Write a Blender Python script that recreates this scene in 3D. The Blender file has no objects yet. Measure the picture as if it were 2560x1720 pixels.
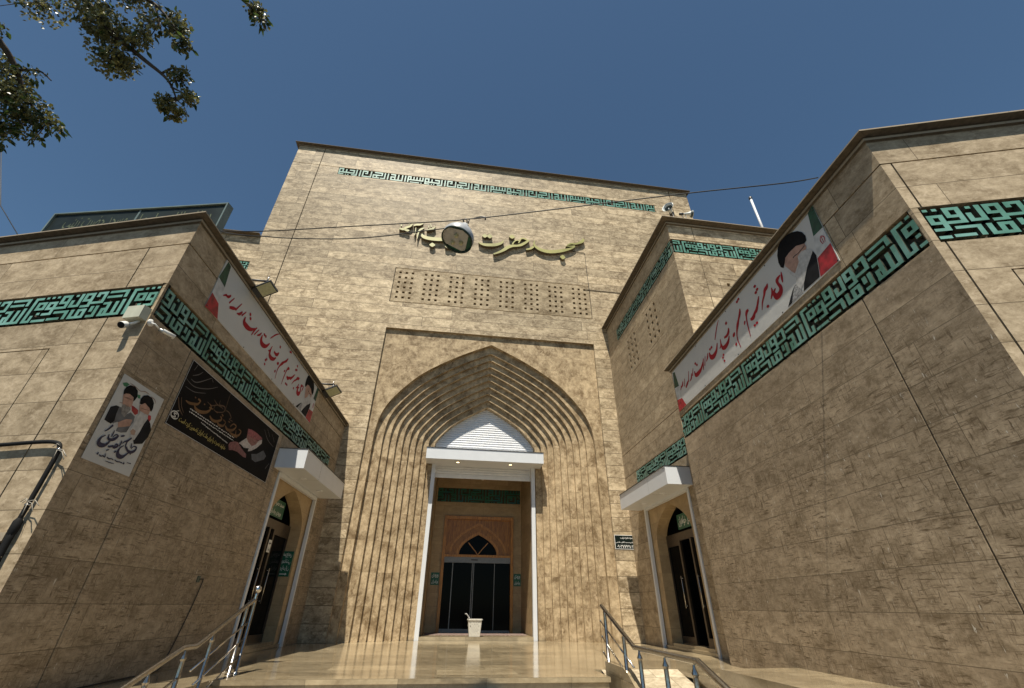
import bpy, bmesh, math, random
from mathutils import Vector as V, Matrix
from mathutils.geometry import tessellate_polygon
random.seed(11)
R = math.radians
sc = bpy.context.scene
COL = sc.collection

# ------------------------------------------------------------------ camera
cam = bpy.data.cameras.new('camera'); camo = bpy.data.objects.new('camera', cam); COL.objects.link(camo)
cam.sensor_width = 36; cam.sensor_fit = 'HORIZONTAL'
cam.lens = 1080.7 / 2560 * 36
cam.clip_start = .05; cam.clip_end = 3000
CZ = .84
_p, _r, _y = .5465, .0107, .1329
_f = V((math.sin(_y) * math.cos(_p), math.cos(_y) * math.cos(_p), math.sin(_p)))
_ri = V((math.cos(_y), -math.sin(_y), 0)); _up = _ri.cross(_f)
_ri2 = _ri * math.cos(_r) + _up * math.sin(_r); _up2 = _up * math.cos(_r) - _ri * math.sin(_r)
camo.matrix_world = Matrix(((_ri2.x, _up2.x, -_f.x, 0), (_ri2.y, _up2.y, -_f.y, 0), (_ri2.z, _up2.z, -_f.z, CZ), (0, 0, 0, 1)))
sc.camera = camo

# ------------------------------------------------------------------ sky, sun, exposure
SUN = V((-.155, -.459, 1)).normalized()          # towards the sun
world = bpy.data.worlds.new('World'); sc.world = world; world.use_nodes = True
wn = world.node_tree.nodes; wl = world.node_tree.links
sky = wn.new('ShaderNodeTexSky'); sky.sky_type = 'NISHITA'; sky.sun_disc = False
sky.sun_elevation = math.asin(SUN.z); sky.sun_rotation = math.atan2(SUN.x, SUN.y)
sky.altitude = 1200; sky.air_density = 1.0; sky.dust_density = .7; sky.ozone_density = .5
wn['Background'].inputs['Strength'].default_value = .068
wb = wn.new('ShaderNodeMix'); wb.data_type = 'RGBA'; wb.blend_type = 'MULTIPLY'; wb.inputs[0].default_value = 1   # warm white balance of the photograph
wb.inputs[7].default_value = (.745, .91, .925, 1)
wl.new(sky.outputs[0], wb.inputs[6]); wl.new(wb.outputs[2], wn['Background'].inputs['Color'])
sun = bpy.data.lights.new('sun', 'SUN'); sun.energy = 4.9; sun.angle = R(.5); sun.color = (1, .93, .80)
suno = bpy.data.objects.new('sun', sun); COL.objects.link(suno)
suno.rotation_euler = (-SUN).to_track_quat('-Z', 'Y').to_euler()
sc.view_settings.view_transform = 'Standard'; sc.view_settings.look = 'None'
sc.view_settings.gamma = 1; sc.view_settings.exposure = .56
sc.cycles.max_bounces = 8; sc.cycles.diffuse_bounces = 5; sc.cycles.glossy_bounces = 4

# ------------------------------------------------------------------ materials
def nmat(name):
    m = bpy.data.materials.new(name); m.use_nodes = True
    return m, m.node_tree.nodes, m.node_tree.links, m.node_tree.nodes['Principled BSDF']

def plain(name, col, rough=.5, metal=0, var=.12, scale=14, bump=.0, spec=.5, emit=0):
    m, n, l, b = nmat(name)
    tc = n.new('ShaderNodeTexCoord'); nz = n.new('ShaderNodeTexNoise'); nz.inputs['Scale'].default_value = scale; nz.inputs['Detail'].default_value = 5
    l.new(tc.outputs['Object'], nz.inputs['Vector'])
    rp = n.new('ShaderNodeValToRGB')
    rp.color_ramp.elements[0].position = .3; rp.color_ramp.elements[1].position = .72
    rp.color_ramp.elements[0].color = (*[c * (1 - var) for c in col], 1); rp.color_ramp.elements[1].color = (*[min(1, c * (1 + var)) for c in col], 1)
    l.new(nz.outputs['Fac'], rp.inputs['Fac']); l.new(rp.outputs['Color'], b.inputs['Base Color'])
    b.inputs['Roughness'].default_value = rough; b.inputs['Metallic'].default_value = metal; b.inputs['Specular IOR Level'].default_value = spec
    if bump:
        bp = n.new('ShaderNodeBump'); bp.inputs['Strength'].default_value = bump; bp.inputs['Distance'].default_value = .02
        l.new(nz.outputs['Fac'], bp.inputs['Height']); l.new(bp.outputs['Normal'], b.inputs['Normal'])
    if emit:
        b.inputs['Emission Color'].default_value = (*col, 1); b.inputs['Emission Strength'].default_value = emit
    return m

def math_n(n, l, op, a, b=None, clamp=False):
    k = n.new('ShaderNodeMath'); k.operation = op; k.use_clamp = clamp
    for i, v in enumerate((a, b)):
        if v is None: continue
        if isinstance(v, (int, float)): k.inputs[i].default_value = v
        else: l.new(v, k.inputs[i])
    return k.outputs[0]

def mixc(n, l, fac, a, b, mode='MIX'):
    k = n.new('ShaderNodeMix'); k.data_type = 'RGBA'; k.blend_type = mode
    for i, v in ((0, fac), (6, a), (7, b)):
        if isinstance(v, (int, float)): k.inputs[i].default_value = v
        elif isinstance(v, tuple): k.inputs[i].default_value = (*v, 1)
        else: l.new(v, k.inputs[i])
    return k.outputs[2]

def stone(name, dark, light, row=.413, width=1.35, joint=.0045, jcol=.45, scuff=0., rough=.5, spec=.3, contrast=1., brickvar=.16, scale=1., jfade=1., white=0., vstain=0., blotch=0., vert=False):
    """travertine cladding: courses of slabs, clouded veins, worn scuffs"""
    m, n, l, b = nmat(name)
    uv = n.new('ShaderNodeUVMap'); uv.uv_map = 'uv'
    br = n.new('ShaderNodeTexBrick'); br.offset = .37; br.offset_frequency = 2; br.squash = 1.25; br.squash_frequency = 3
    for k, v in (('Scale', 1), ('Mortar Size', joint), ('Mortar Smooth', .25), ('Bias', 0), ('Brick Width', width), ('Row Height', row)): br.inputs[k].default_value = v
    br.inputs['Color1'].default_value = (0, 0, 0, 1); br.inputs['Color2'].default_value = (1, 1, 1, 1); br.inputs['Mortar'].default_value = (.5, .5, .5, 1)
    l.new(uv.outputs[0], br.inputs['Vector'])
    rnd = n.new('ShaderNodeSeparateColor'); l.new(br.outputs['Color'], rnd.inputs[0]); rnd = rnd.outputs[0]
    sh = math_n(n, l, 'MULTIPLY', rnd, 23.)
    cx = n.new('ShaderNodeCombineXYZ'); l.new(sh, cx.inputs[0]); l.new(sh, cx.inputs[1]); l.new(sh, cx.inputs[2])
    ad = n.new('ShaderNodeVectorMath'); ad.operation = 'ADD'; l.new(uv.outputs[0], ad.inputs[0]); l.new(cx.outputs[0], ad.inputs[1])
    def noise(sx, sy, sc_, det=7, rg=.6, src=None, dist=0.):
        if vert: sx, sy = 1.05, .85
        mp = n.new('ShaderNodeMapping'); mp.inputs['Scale'].default_value = (sx, sy, 1); l.new(src or ad.outputs[0], mp.inputs[0])
        z = n.new('ShaderNodeTexNoise'); z.inputs['Scale'].default_value = sc_ * scale; z.inputs['Detail'].default_value = det; z.inputs['Roughness'].default_value = rg; z.inputs['Distortion'].default_value = dist
        l.new(mp.outputs[0], z.inputs[0]); return z.outputs['Fac']
    a1 = noise(.8, 1.3, 2.6, 9, .68, dist=.5); a2 = noise(1, 1.4, 11, 6, .68, dist=.3); a3 = noise(1, 1, 45, 3, .6)
    s = math_n(n, l, 'ADD', math_n(n, l, 'MULTIPLY', a1, .60), math_n(n, l, 'ADD', math_n(n, l, 'MULTIPLY', a2, .28), math_n(n, l, 'MULTIPLY', a3, .12)))
    rp = n.new('ShaderNodeValToRGB'); e = rp.color_ramp.elements
    h = .17 / contrast
    e[0].position = .5 - h; e[1].position = .5 + h; e[0].color = (*dark, 1); e[1].color = (*light, 1)
    md = e.new(.5); md.color = (*[(p * .5 + q * .5) for p, q in zip(dark, light)], 1)
    l.new(s, rp.inputs[0]); col = rp.outputs[0]
    if blotch:
        v1 = noise(1, 1.35, 6.5, 8, .72, dist=.5); mr = n.new('ShaderNodeMapRange'); mr.inputs['From Min'].default_value = .53; mr.inputs['From Max'].default_value = .66; l.new(v1, mr.inputs[0])
        col = mixc(n, l, math_n(n, l, 'MULTIPLY', mr.outputs[0], blotch), col, (min(1, light[0] * 1.22), min(1, light[1] * 1.24), min(1, light[2] * 1.3)))
        v2 = noise(1, 1.6, 4.6, 8, .72, dist=.5); mr = n.new('ShaderNodeMapRange'); mr.inputs['From Min'].default_value = .55; mr.inputs['From Max'].default_value = .68; l.new(v2, mr.inputs[0])
        col = mixc(n, l, math_n(n, l, 'MULTIPLY', mr.outputs[0], blotch * .9), col, (dark[0] * .8, dark[1] * .78, dark[2] * .75))
    tint = math_n(n, l, 'ADD', math_n(n, l, 'MULTIPLY', rnd, brickvar * 2), 1 - brickvar)
    tc = n.new('ShaderNodeCombineColor')
    for i in range(3): l.new(tint, tc.inputs[i])
    col = mixc(n, l, 1., col, tc.outputs[0], 'MULTIPLY')
    big = noise(1, 1, .23, 3, .5, src=uv.outputs[0])
    bt = math_n(n, l, 'ADD', math_n(n, l, 'MULTIPLY', big, .5), .75)
    tb = n.new('ShaderNodeCombineColor')
    for i in range(3): l.new(bt, tb.inputs[i])
    col = mixc(n, l, 1., col, tb.outputs[0], 'MULTIPLY')
    hgt = s
    if scuff:
        u0 = uv.outputs[0]
        p1 = noise(.8, 6.0, 4.0, 6, .7, u0, .9); p2 = noise(6.0, .8, 4.0, 6, .7, u0, .9); p3 = noise(1, 1, 1.0, 7, .7, u0); p4 = noise(.9, 3.0, 12, 5, .7, u0, .5); p5 = noise(3.0, .8, 12, 5, .7, u0, .5)
        def step(x, lo, hi):
            mr = n.new('ShaderNodeMapRange'); mr.inputs['From Min'].default_value = lo; mr.inputs['From Max'].default_value = hi; l.new(x, mr.inputs[0]); return mr.outputs[0]
        q = math_n(n, l, 'MAXIMUM', step(p1, .53, .64), step(p2, .54, .66))
        q2 = math_n(n, l, 'MAXIMUM', step(p4, .58, .68), step(p5, .60, .70))
        q = math_n(n, l, 'MAXIMUM', q, math_n(n, l, 'MULTIPLY', q2, .85))
        q = math_n(n, l, 'MULTIPLY', q, step(p3, .30, .52))
        if vstain:                                  # worn only where people and rain reach: fades towards the frieze
            sx = n.new('ShaderNodeSeparateXYZ'); l.new(u0, sx.inputs[0])
            q = math_n(n, l, 'MULTIPLY', q, step(sx.outputs[1], 4.3, 3.0))
        col = mixc(n, l, math_n(n, l, 'MULTIPLY', q, scuff), col, (dark[0] * .40, dark[1] * .34, dark[2] * .27))
        w1 = noise(4, .9, 7, 3, .5, u0, 1.2); 
        wq = math_n(n, l, 'MULTIPLY', step(w1, .69, .73), white)
        col = mixc(n, l, wq, col, (.6, .56, .48))
        hgt = math_n(n, l, 'SUBTRACT', s, math_n(n, l, 'MULTIPLY', q, .15))
    jf = math_n(n, l, 'MULTIPLY', br.outputs['Fac'], jfade)
    col = mixc(n, l, jf, col, (dark[0] * jcol, dark[1] * jcol, dark[2] * jcol))
    l.new(col, b.inputs['Base Color'])
    rr = math_n(n, l, 'ADD', math_n(n, l, 'MULTIPLY', a2, .25), rough - .12); l.new(rr, b.inputs['Roughness'])
    b.inputs['Specular IOR Level'].default_value = spec
    bp = n.new('ShaderNodeBump'); bp.inputs['Strength'].default_value = .05; bp.inputs['Distance'].default_value = .01
    hh = math_n(n, l, 'SUBTRACT', hgt, math_n(n, l, 'MULTIPLY', br.outputs['Fac'], .6))
    l.new(hh, bp.inputs['Height']); l.new(bp.outputs['Normal'], b.inputs['Normal'])
    return m

LT = (.60, .49, .34); DK = (.29, .215, .135)
M = dict(
 facade=stone('travertine_facade', (.195, .143, .083), (.545, .438, .288), contrast=1.9, joint=.009, width=5.2, jfade=.95, brickvar=.17, blotch=.75, spec=.2, rough=.56, jcol=.5),
 ring=stone('travertine_moulding', (.185, .127, .068), (.53, .41, .255), width=40, row=.826, joint=.003, contrast=1.9, jfade=.4, brickvar=.05, blotch=.55, vert=True, spec=.15, rough=.58),
 panel=stone('travertine_panel', (.195, .143, .083), (.545, .438, .288), width=40, row=30, contrast=1.8, blotch=.6, spec=.1, rough=.62),
 wing=stone('travertine_wing', (.21, .156, .094), (.465, .37, .25), width=2.6, contrast=1.6, brickvar=.12, jfade=.9, scale=1.5, blotch=.5, spec=.15, rough=.6),
 worn=stone('travertine_worn', (.195, .147, .092), (.425, .335, .23), width=2.6, contrast=1.6, brickvar=.10, blotch=.4, scuff=.9, jfade=.7, white=.9, vstain=1, scale=1.4),
 niche=stone('travertine_inner', (.26, .178, .09), (.49, .36, .205), width=1.2, contrast=.9, brickvar=.08, jfade=.4),
 cornice=stone('travertine_cornice', (.26, .21, .145), (.42, .345, .245), width=1.1, row=3, contrast=.8, jfade=.4, brickvar=.08),
 floor=stone('polished_travertine_floor', (.20, .152, .088), (.43, .35, .225), row=.6, width=1.2, contrast=1.1, brickvar=.22, rough=.12, spec=.9, jfade=.6),
 rough_paving=stone('rough_travertine_paving', (.25, .20, .13), (.55, .47, .34), row=.4, width=.6, contrast=1.5, brickvar=.1, rough=.8, spec=.2, scale=2),
 soffit=plain('shaded_soffit', (.105, .085, .06), .9, var=.3), dark=plain('recess_dark', (.06, .046, .03), .9), alu=plain('grey_aluminium', (.20, .20, .195), .45, .3), room=plain('dark_room', (.012, .011, .010), .8),  # soffit: shade under the cornices put into the colour
 white=plain('white_aluminium', (.62, .64, .66), .38, var=.03, scale=3, spec=.5), slat=plain('white_shutter_slat', (.72, .73, .75), .45, var=.05, scale=6),
 steel=plain('brushed_steel', (.42, .40, .37), .25, 1, var=.25, scale=40), chrome=plain('polished_steel', (.6, .58, .55), .12, 1, var=.1),
 black=plain('black_plastic', (.012, .012, .012), .75, spec=.15), blackm=plain('black_metal', (.03, .03, .03), .45),
 cable=plain('cable_black', (.012, .012, .012), .6), bronze=plain('bronze_aluminium', (.085, .065, .048), .35, .6, var=.2),
 glass=plain('dark_glass', (.003, .003, .003), .10, var=.1, spec=.05),
 wood=None, gold=None, tile=None)

def m_tile(name, c1, c2, c3, rough=.4, spec=.25, sc_=3.):
    m, n, l, b = nmat(name)
    g = n.new('ShaderNodeNewGeometry'); z = n.new('ShaderNodeTexNoise'); z.inputs['Scale'].default_value = sc_; z.inputs['Detail'].default_value = 6
    l.new(g.outputs['Position'], z.inputs[0])
    rp = n.new('ShaderNodeValToRGB'); e = rp.color_ramp.elements; e[0].position = .32; e[1].position = .68; e[0].color = (*c1, 1); e[1].color = (*c3, 1); k = e.new(.5); k.color = (*c2, 1)
    l.new(z.outputs['Fac'], rp.inputs[0]); l.new(rp.outputs[0], b.inputs['Base Color']); b.inputs['Roughness'].default_value = rough; b.inputs['Specular IOR Level'].default_value = spec
    return m
M['tile'] = m_tile('turquoise_glaze', (.075, .19, .14), (.12, .275, .22), (.19, .37, .32))
M['tiledark'] = m_tile('green_glaze', (.02, .09, .06), (.03, .13, .08), (.02, .10, .14), rough=.4, spec=.3, sc_=2)
M['tileside'] = plain('tile_edge', (.05, .058, .036), .7, var=.4)
M['gold'] = m_tile('brass_letter', (.27, .26, .085), (.38, .36, .13), (.48, .44, .16), rough=.35, spec=.5, sc_=1.2)
M['goldside'] = plain('bronze_return', (.14, .11, .07), .5, .3)
def m_wood():
    m, n, l, b = nmat('carved_walnut')
    g = n.new('ShaderNodeNewGeometry'); mp = n.new('ShaderNodeMapping'); mp.inputs['Scale'].default_value = (9, 9, 1.2); l.new(g.outputs['Position'], mp.inputs[0])
    z = n.new('ShaderNodeTexNoise'); z.inputs['Scale'].default_value = 3; z.inputs['Detail'].default_value = 7; z.inputs['Distortion'].default_value = 1.2; l.new(mp.outputs[0], z.inputs[0])
    rp = n.new('ShaderNodeValToRGB'); e = rp.color_ramp.elements; e[0].position = .3; e[1].position = .7; e[0].color = (.15, .056, .007, 1); e[1].color = (.44, .185, .024, 1)
    l.new(z.outputs['Fac'], rp.inputs[0]); l.new(rp.outputs[0], b.inputs['Base Color']); b.inputs['Roughness'].default_value = .4
    return m
M['wood'] = m_wood()
M['woodtrim'] = m_wood(); M['woodtrim'].name = 'walnut_trim'
for k, c in ((0, (.24, .095, .014, 1)), (1, (.56, .25, .045, 1))): M['woodtrim'].node_tree.nodes['Color Ramp'].color_ramp.elements[k].color = c

# ------------------------------------------------------------------ mesh builder
class Fr:
    """plane frame: u along, v up, d out of the wall"""
    def __init__(s, o, u, n): s.o = V(o); s.u = V(u).normalized(); s.n = V(n).normalized(); s.v = V((0, 0, 1))
    def P(s, u, v, d=0): return s.o + s.u * u + s.v * v + s.n * d

class MB:
    def __init__(s): s.v = []; s.f = []; s.m = []; s.sm = []
    def face(s, pts, m=0, smooth=False):
        i = len(s.v); s.v += [V(p) for p in pts]; s.f.append(tuple(range(i, i + len(pts)))); s.m.append(m); s.sm.append(smooth)
    def box(s, F, u0, u1, v0, v1, d0, d1, m=0, sides=None, back=True):
        P = F.P; ms = m if sides is None else sides
        a = [P(u0, v0, d1), P(u1, v0, d1), P(u1, v1, d1), P(u0, v1, d1)]; b = [P(u0, v0, d0), P(u1, v0, d0), P(u1, v1, d0), P(u0, v1, d0)]
        s.face(a, m)
        for i in range(4):
            j = (i + 1) % 4; s.face([a[i], b[i], b[j], a[j]], ms)
        if back: s.face(b[::-1], ms)
    def prism(s, pts, z0, z1, m=0, mt=None, bottom=False):
        k = len(pts)
        for i in range(k):
            a, b = pts[i], pts[(i + 1) % k]; s.face([(a[0], a[1], z0), (b[0], b[1], z0), (b[0], b[1], z1), (a[0], a[1], z1)], m)
        s.face([(p[0], p[1], z1) for p in pts], m if mt is None else mt)
        if bottom: s.face([(p[0], p[1], z0) for p in pts][::-1], m)
    def tube(s, pts, r, k=8, m=0, caps=True, smooth=True):
        pts = [V(p) for p in pts]; rs = r if isinstance(r, (list, tuple)) else [r] * len(pts)
        rings = []; prev = None
        for i, p in enumerate(pts):
            a = pts[max(0, i - 1)]; b = pts[min(len(pts) - 1, i + 1)]; t = (b - a).normalized()
            if prev is None:
                x = t.orthogonal().normalized()
            else:
                x = (prev - t * prev.dot(t)).normalized()
            prev = x; y = t.cross(x)
            i0 = len(s.v); s.v += [p + (x * math.cos(2 * math.pi * j / k) + y * math.sin(2 * math.pi * j / k)) * rs[i] for j in range(k)]; rings.append(i0)
        for q in range(len(rings) - 1):
            for j in range(k):
                j2 = (j + 1) % k; s.f.append((rings[q] + j, rings[q] + j2, rings[q + 1] + j2, rings[q + 1] + j)); s.m.append(m); s.sm.append(smooth)
        if caps:
            s.f.append(tuple(rings[0] + j for j in range(k))[::-1]); s.m.append(m); s.sm.append(False)
            s.f.append(tuple(rings[-1] + j for j in range(k))); s.m.append(m); s.sm.append(False)
    def lathe(s, o, ax, prof, k=24, m=0):
        """prof: (radius, height along ax, material)"""
        o = V(o); ax = V(ax).normalized(); x = ax.orthogonal().normalized(); y = ax.cross(x); rg = []
        for p in prof:
            i0 = len(s.v); s.v += [o + ax * p[1] + (x * math.cos(2 * math.pi * j / k) + y * math.sin(2 * math.pi * j / k)) * max(p[0], 1e-4) for j in range(k)]; rg.append(i0)
        for q in range(len(rg) - 1):
            mm = prof[q + 1][2] if len(prof[q + 1]) > 2 else m
            for j in range(k):
                j2 = (j + 1) % k; s.f.append((rg[q] + j, rg[q] + j2, rg[q + 1] + j2, rg[q + 1] + j)); s.m.append(mm); s.sm.append(True)
    def sphere(s, c, r, m=0, k=14):
        s.lathe(c, (0, 0, 1), [(r * math.sin(math.pi * i / 8), -r * math.cos(math.pi * i / 8)) for i in range(9)], k, m)
    def poly(s, F, pts, d, m=0, thick=0, ms=None):
        P = [F.P(u, v, d) for u, v in pts]
        area = sum(pts[i][0] * pts[(i + 1) % len(pts)][1] - pts[(i + 1) % len(pts)][0] * pts[i][1] for i in range(len(pts)))
        if area < 0: P = P[::-1]; pts = pts[::-1]
        for t in tessellate_polygon([[V((u, v, 0)) for u, v in pts]]):
            q = [P[i] for i in t]
            if (q[1] - q[0]).cross(q[2] - q[0]).dot(F.n) < 0: q = q[::-1]
            s.face(q, m)
        if thick:
            for i in range(len(pts)):
                a, b = P[i], P[(i + 1) % len(P)]; s.face([a, a - F.n * thick, b - F.n * thick, b], m if ms is None else ms)
    def stroke(s, F, pts, d, m=0, thick=0, ms=None, wk=1., step=7, o=(0, 0), sc_=1.):
        """calligraphic stroke: smooth ribbon of varying width through (u, v, width)"""
        C = []
        n = len(pts)
        for i in range(n - 1):
            p0, p1, p2, p3 = pts[max(0, i - 1)], pts[i], pts[i + 1], pts[min(n - 1, i + 2)]
            for k in range(step):
                t = k / step; C.append([.5 * (2 * b + (c - a) * t + (2 * a - 5 * b + 4 * c - e) * t * t + (3 * b - a - 3 * c + e) * t ** 3) for a, b, c, e in zip(p0, p1, p2, p3)])
        C.append(list(pts[-1])); L = []; Rr = []
        for i, c in enumerate(C):
            a = C[max(0, i - 1)]; b = C[min(len(C) - 1, i + 1)]; tx, ty = b[0] - a[0], b[1] - a[1]; q = math.hypot(tx, ty) or 1
            w = max(c[2], 0) * wk / 2; dd = d + i * thick * .002 if thick else d + i * 2e-6
            L.append(F.P(o[0] + (c[0] * sc_ - ty / q * w), o[1] + (c[1] * sc_ + tx / q * w), dd)); Rr.append(F.P(o[0] + (c[0] * sc_ + ty / q * w), o[1] + (c[1] * sc_ - tx / q * w), dd))
        for i in range(len(C) - 1):
            s.face([Rr[i], Rr[i + 1], L[i + 1], L[i]], m)
            if thick:
                for a, b in ((L[i], L[i + 1]), (Rr[i + 1], Rr[i])):
                    s.face([a, b, b - F.n * thick, a - F.n * thick], m if ms is None else ms)
        if thick:
            for a, b in ((L[0], Rr[0]), (Rr[-1], L[-1])): s.face([a, a - F.n * thick, b - F.n * thick, b], m if ms is None else ms)
    def wall(s, F, u0, u1, v0, v1, holes=(), m=0):
        """flat wall with rectangular recesses (ua, ub, va, vb, depth, back material or None, reveal material)"""
        us = sorted({u0, u1, *[min(max(h[i], u0), u1) for h in holes for i in (0, 1)]}); vs = sorted({v0, v1, *[min(max(h[i], v0), v1) for h in holes for i in (2, 3)]})
        def hole(i, j):
            if i < 0 or j < 0 or i >= len(us) - 1 or j >= len(vs) - 1: return 'out'
            a = (us[i] + us[i + 1]) / 2; b = (vs[j] + vs[j + 1]) / 2; best = None
            for h in holes:
                if h[0] < a < h[1] and h[2] < b < h[3] and (best is None or h[4] > best[4]): best = h
            return best
        done = set()
        nu, nv = len(us) - 1, len(vs) - 1
        grid = [[hole(i, j) for j in range(nv)] for i in range(nu)]
        for j in range(nv):                     # merge plain cells into long strips
            i = 0
            while i < nu:
                if grid[i][j] is None:
                    k = i
                    while k + 1 < nu and grid[k + 1][j] is None: k += 1
                    s.face([F.P(us[i], vs[j]), F.P(us[k + 1], vs[j]), F.P(us[k + 1], vs[j + 1]), F.P(us[i], vs[j + 1])], m); i = k + 1
                else:
                    i += 1
        for i in range(nu):
            for j in range(nv):
                h = grid[i][j]
                if not h: continue
                a, b, c, d = us[i], us[i + 1], vs[j], vs[j + 1]; D = -h[4]; rm = h[6] if len(h) > 6 else m
                if h[5] is not None: s.face([F.P(a, c, D), F.P(b, c, D), F.P(b, d, D), F.P(a, d, D)], h[5])
                for di, dj, e in ((-1, 0, ((a, d), (a, c))), (1, 0, ((b, c), (b, d))), (0, -1, ((a, c), (b, c))), (0, 1, ((b, d), (a, d)))):
                    ii, jj = i + di, j + dj
                    g = grid[ii][jj] if 0 <= ii < nu and 0 <= jj < nv else 'out'
                    if g == 'out': continue
                    d0 = 0 if g is None else -g[4]
                    if d0 > D + 1e-6:
                        s.face([F.P(*e[0], D), F.P(*e[1], D), F.P(*e[1], d0), F.P(*e[0], d0)], rm)
    def sweep(s, path, nrm, prof, m=0):
        """sweep a cornice profile (out, z, material) along a horizontal path with mitred corners"""
        k = len(path); offs = []
        for i in range(k):
            if i == 0: b = V(nrm[0])
            elif i == k - 1: b = V(nrm[-1])
            else:
                b = V(nrm[i - 1]) + V(nrm[i]); b = b / (b.dot(V(nrm[i])))
            offs.append(b)
        for i in range(k - 1):
            for q in range(len(prof) - 1):
                pts = [V((*path[j][:2], 0)) + V((offs[j].x, offs[j].y, 0)) * prof[t][0] + V((0, 0, prof[t][1])) for j, t in ((i, q), (i + 1, q), (i + 1, q + 1), (i, q + 1))]
                s.face(pts, prof[q + 1][2] if len(prof[q + 1]) > 2 else m)
        for j in (0, k - 1):
            s.face([V((*path[j][:2], 0)) + V((offs[j].x, offs[j].y, 0)) * p[0] + V((0, 0, p[1])) for p in prof], m)
    def build(s, name, mats, parent=None, smooth=None):
        me = bpy.data.meshes.new(name); me.from_pydata(s.v, [], s.f)
        for m in (mats if isinstance(mats, (list, tuple)) else [mats]): me.materials.append(m)
        me.polygons.foreach_set('material_index', s.m); me.polygons.foreach_set('use_smooth', s.sm)
        uvl = me.uv_layers.new(name='uv'); me.update()
        for p in me.polygons:
            n = p.normal
            t = None if abs(n.z) > .75 else V((-n.y, n.x, 0)).normalized()
            for li in p.loop_indices:
                c = me.vertices[me.loops[li].vertex_index].co
                uvl.data[li].uv = (c.x, c.y) if t is None else (c.dot(t) + 31.7 + 7.3 * round(n.x * 3), c.z)
        me.validate()
        o = bpy.data.objects.new(name, me); COL.objects.link(o)
        if parent is not None:
            o.parent = parent
            o.location = -root_loc(parent)
        return o

def root_loc(o):
    t = V((0, 0, 0))
    while o is not None: t += o.location; o = o.parent
    return t
def tag(o, label=None, cat=None, group=None, kind=None):
    for k, v in (('label', label), ('category', cat), ('group', group), ('kind', kind)):
        if v: o[k] = v
    return o
def thing(name, loc, label, cat, group=None):
    o = bpy.data.objects.new(name, None); o.location = loc; o.empty_display_size = .2; COL.objects.link(o)
    return tag(o, label, cat, group)

# ------------------------------------------------------------------ Persian lettering (joined letter forms, laid right to left)
_J = {'ا': (0xFE8D, 0), 'آ': (0xFE81, 0), 'ب': (0xFE8F, 1), 'پ': (0xFB56, 1), 'ت': (0xFE95, 1), 'ث': (0xFE99, 1), 'ج': (0xFE9D, 1), 'چ': (0xFB7A, 1), 'ح': (0xFEA1, 1), 'خ': (0xFEA5, 1), 'د': (0xFEA9, 0), 'ذ': (0xFEAB, 0),
 'ر': (0xFEAD, 0), 'ز': (0xFEAF, 0), 'س': (0xFEB1, 1), 'ش': (0xFEB5, 1), 'ص': (0xFEB9, 1), 'ض': (0xFEBD, 1), 'ط': (0xFEC1, 1), 'ظ': (0xFEC5, 1), 'ع': (0xFEC9, 1), 'غ': (0xFECD, 1), 'ف': (0xFED1, 1), 'ق': (0xFED5, 1),
 'ک': (0xFB8E, 1), 'گ': (0xFB92, 1), 'ل': (0xFEDD, 1), 'م': (0xFEE1, 1), 'ن': (0xFEE5, 1), 'و': (0xFEED, 0), 'ه': (0xFEE9, 1), 'ی': (0xFBFC, 1)}
def shape(t):
    o = []
    for i, c in enumerate(t):
        if c not in _J: o.append(c); continue
        pj = i > 0 and t[i - 1] in _J and _J[t[i - 1]][1]; nj = i + 1 < len(t) and t[i + 1] in _J and _J[c][1]
        b, two = _J[c]
        o.append(chr(b + (3 if pj and nj else 1 if pj else 2 if nj else 0)))
    digits = '۰۱۲۳۴۵۶۷۸۹'
    o = o[::-1]; s = ''.join(o)
    if any(c in digits for c in s): s = ''.join(t) if all(c in digits for c in t) else s
    return s
_TX = {}
def text_mesh(t):
    if t not in _TX:
        cu = bpy.data.curves.new('lettering', 'FONT'); cu.body = shape(t); cu.resolution_u = 2
        ob = bpy.data.objects.new('lettering', cu); COL.objects.link(ob)
        dg = bpy.context.evaluated_depsgraph_get(); dg.update()
        me = bpy.data.meshes.new_from_object(ob.evaluated_get(dg))
        _TX[t] = ([v.co[:2] for v in me.vertices], [tuple(p.vertices) for p in me.polygons])
        bpy.data.objects.remove(ob); bpy.data.curves.remove(cu); bpy.data.meshes.remove(me)
    return _TX[t]
def add_text(mb, F, t, u0, u1, v0, v1, d, m=0, bold=0.):
    vs, fs = text_mesh(t)
    if not vs: return
    xa, xb = min(p[0] for p in vs), max(p[0] for p in vs); ya, yb = min(p[1] for p in vs), max(p[1] for p in vs)
    for bx in ((0,) if not bold else (-bold, bold)):
        for f in fs:
            q = [F.P(u0 + (vs[i][0] - xa) / (xb - xa) * (u1 - u0) + bx, v0 + (vs[i][1] - ya) / (yb - ya) * (v1 - v0), d + bx * .02) for i in f]
            if (q[1] - q[0]).cross(q[2] - q[0]).dot(F.n) < 0: q = q[::-1]
            mb.face(q, m)

# ------------------------------------------------------------------ wall planes of the place
yi, w_ = .0593, -.2894
DI = V((math.sin(yi), math.cos(yi), 0)); NI = V((math.cos(yi), -math.sin(yi), 0))
DW = V((math.cos(w_), math.sin(w_), 0)); NW = V((math.sin(w_), -math.cos(w_), 0))
LC = V((-4.098, 5.28, 0)); RC = V((4.743, 2.65, 0))
FAC = Fr((0, 14, 0), (1, 0, 0), (0, -1, 0)); LIN = Fr(LC, DI, NI); RIN = Fr(RC, DI, -NI); LFR = Fr(LC, -DW, NW); RFR = Fr(RC, DW, NW)
REC = Fr((5.44, 0, 0), (.02, 1, 0), (-1, .02, 0)); TWF = Fr((5.605, 8.248, 0), (1, 0, 0), (0, -1, 0))

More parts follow.
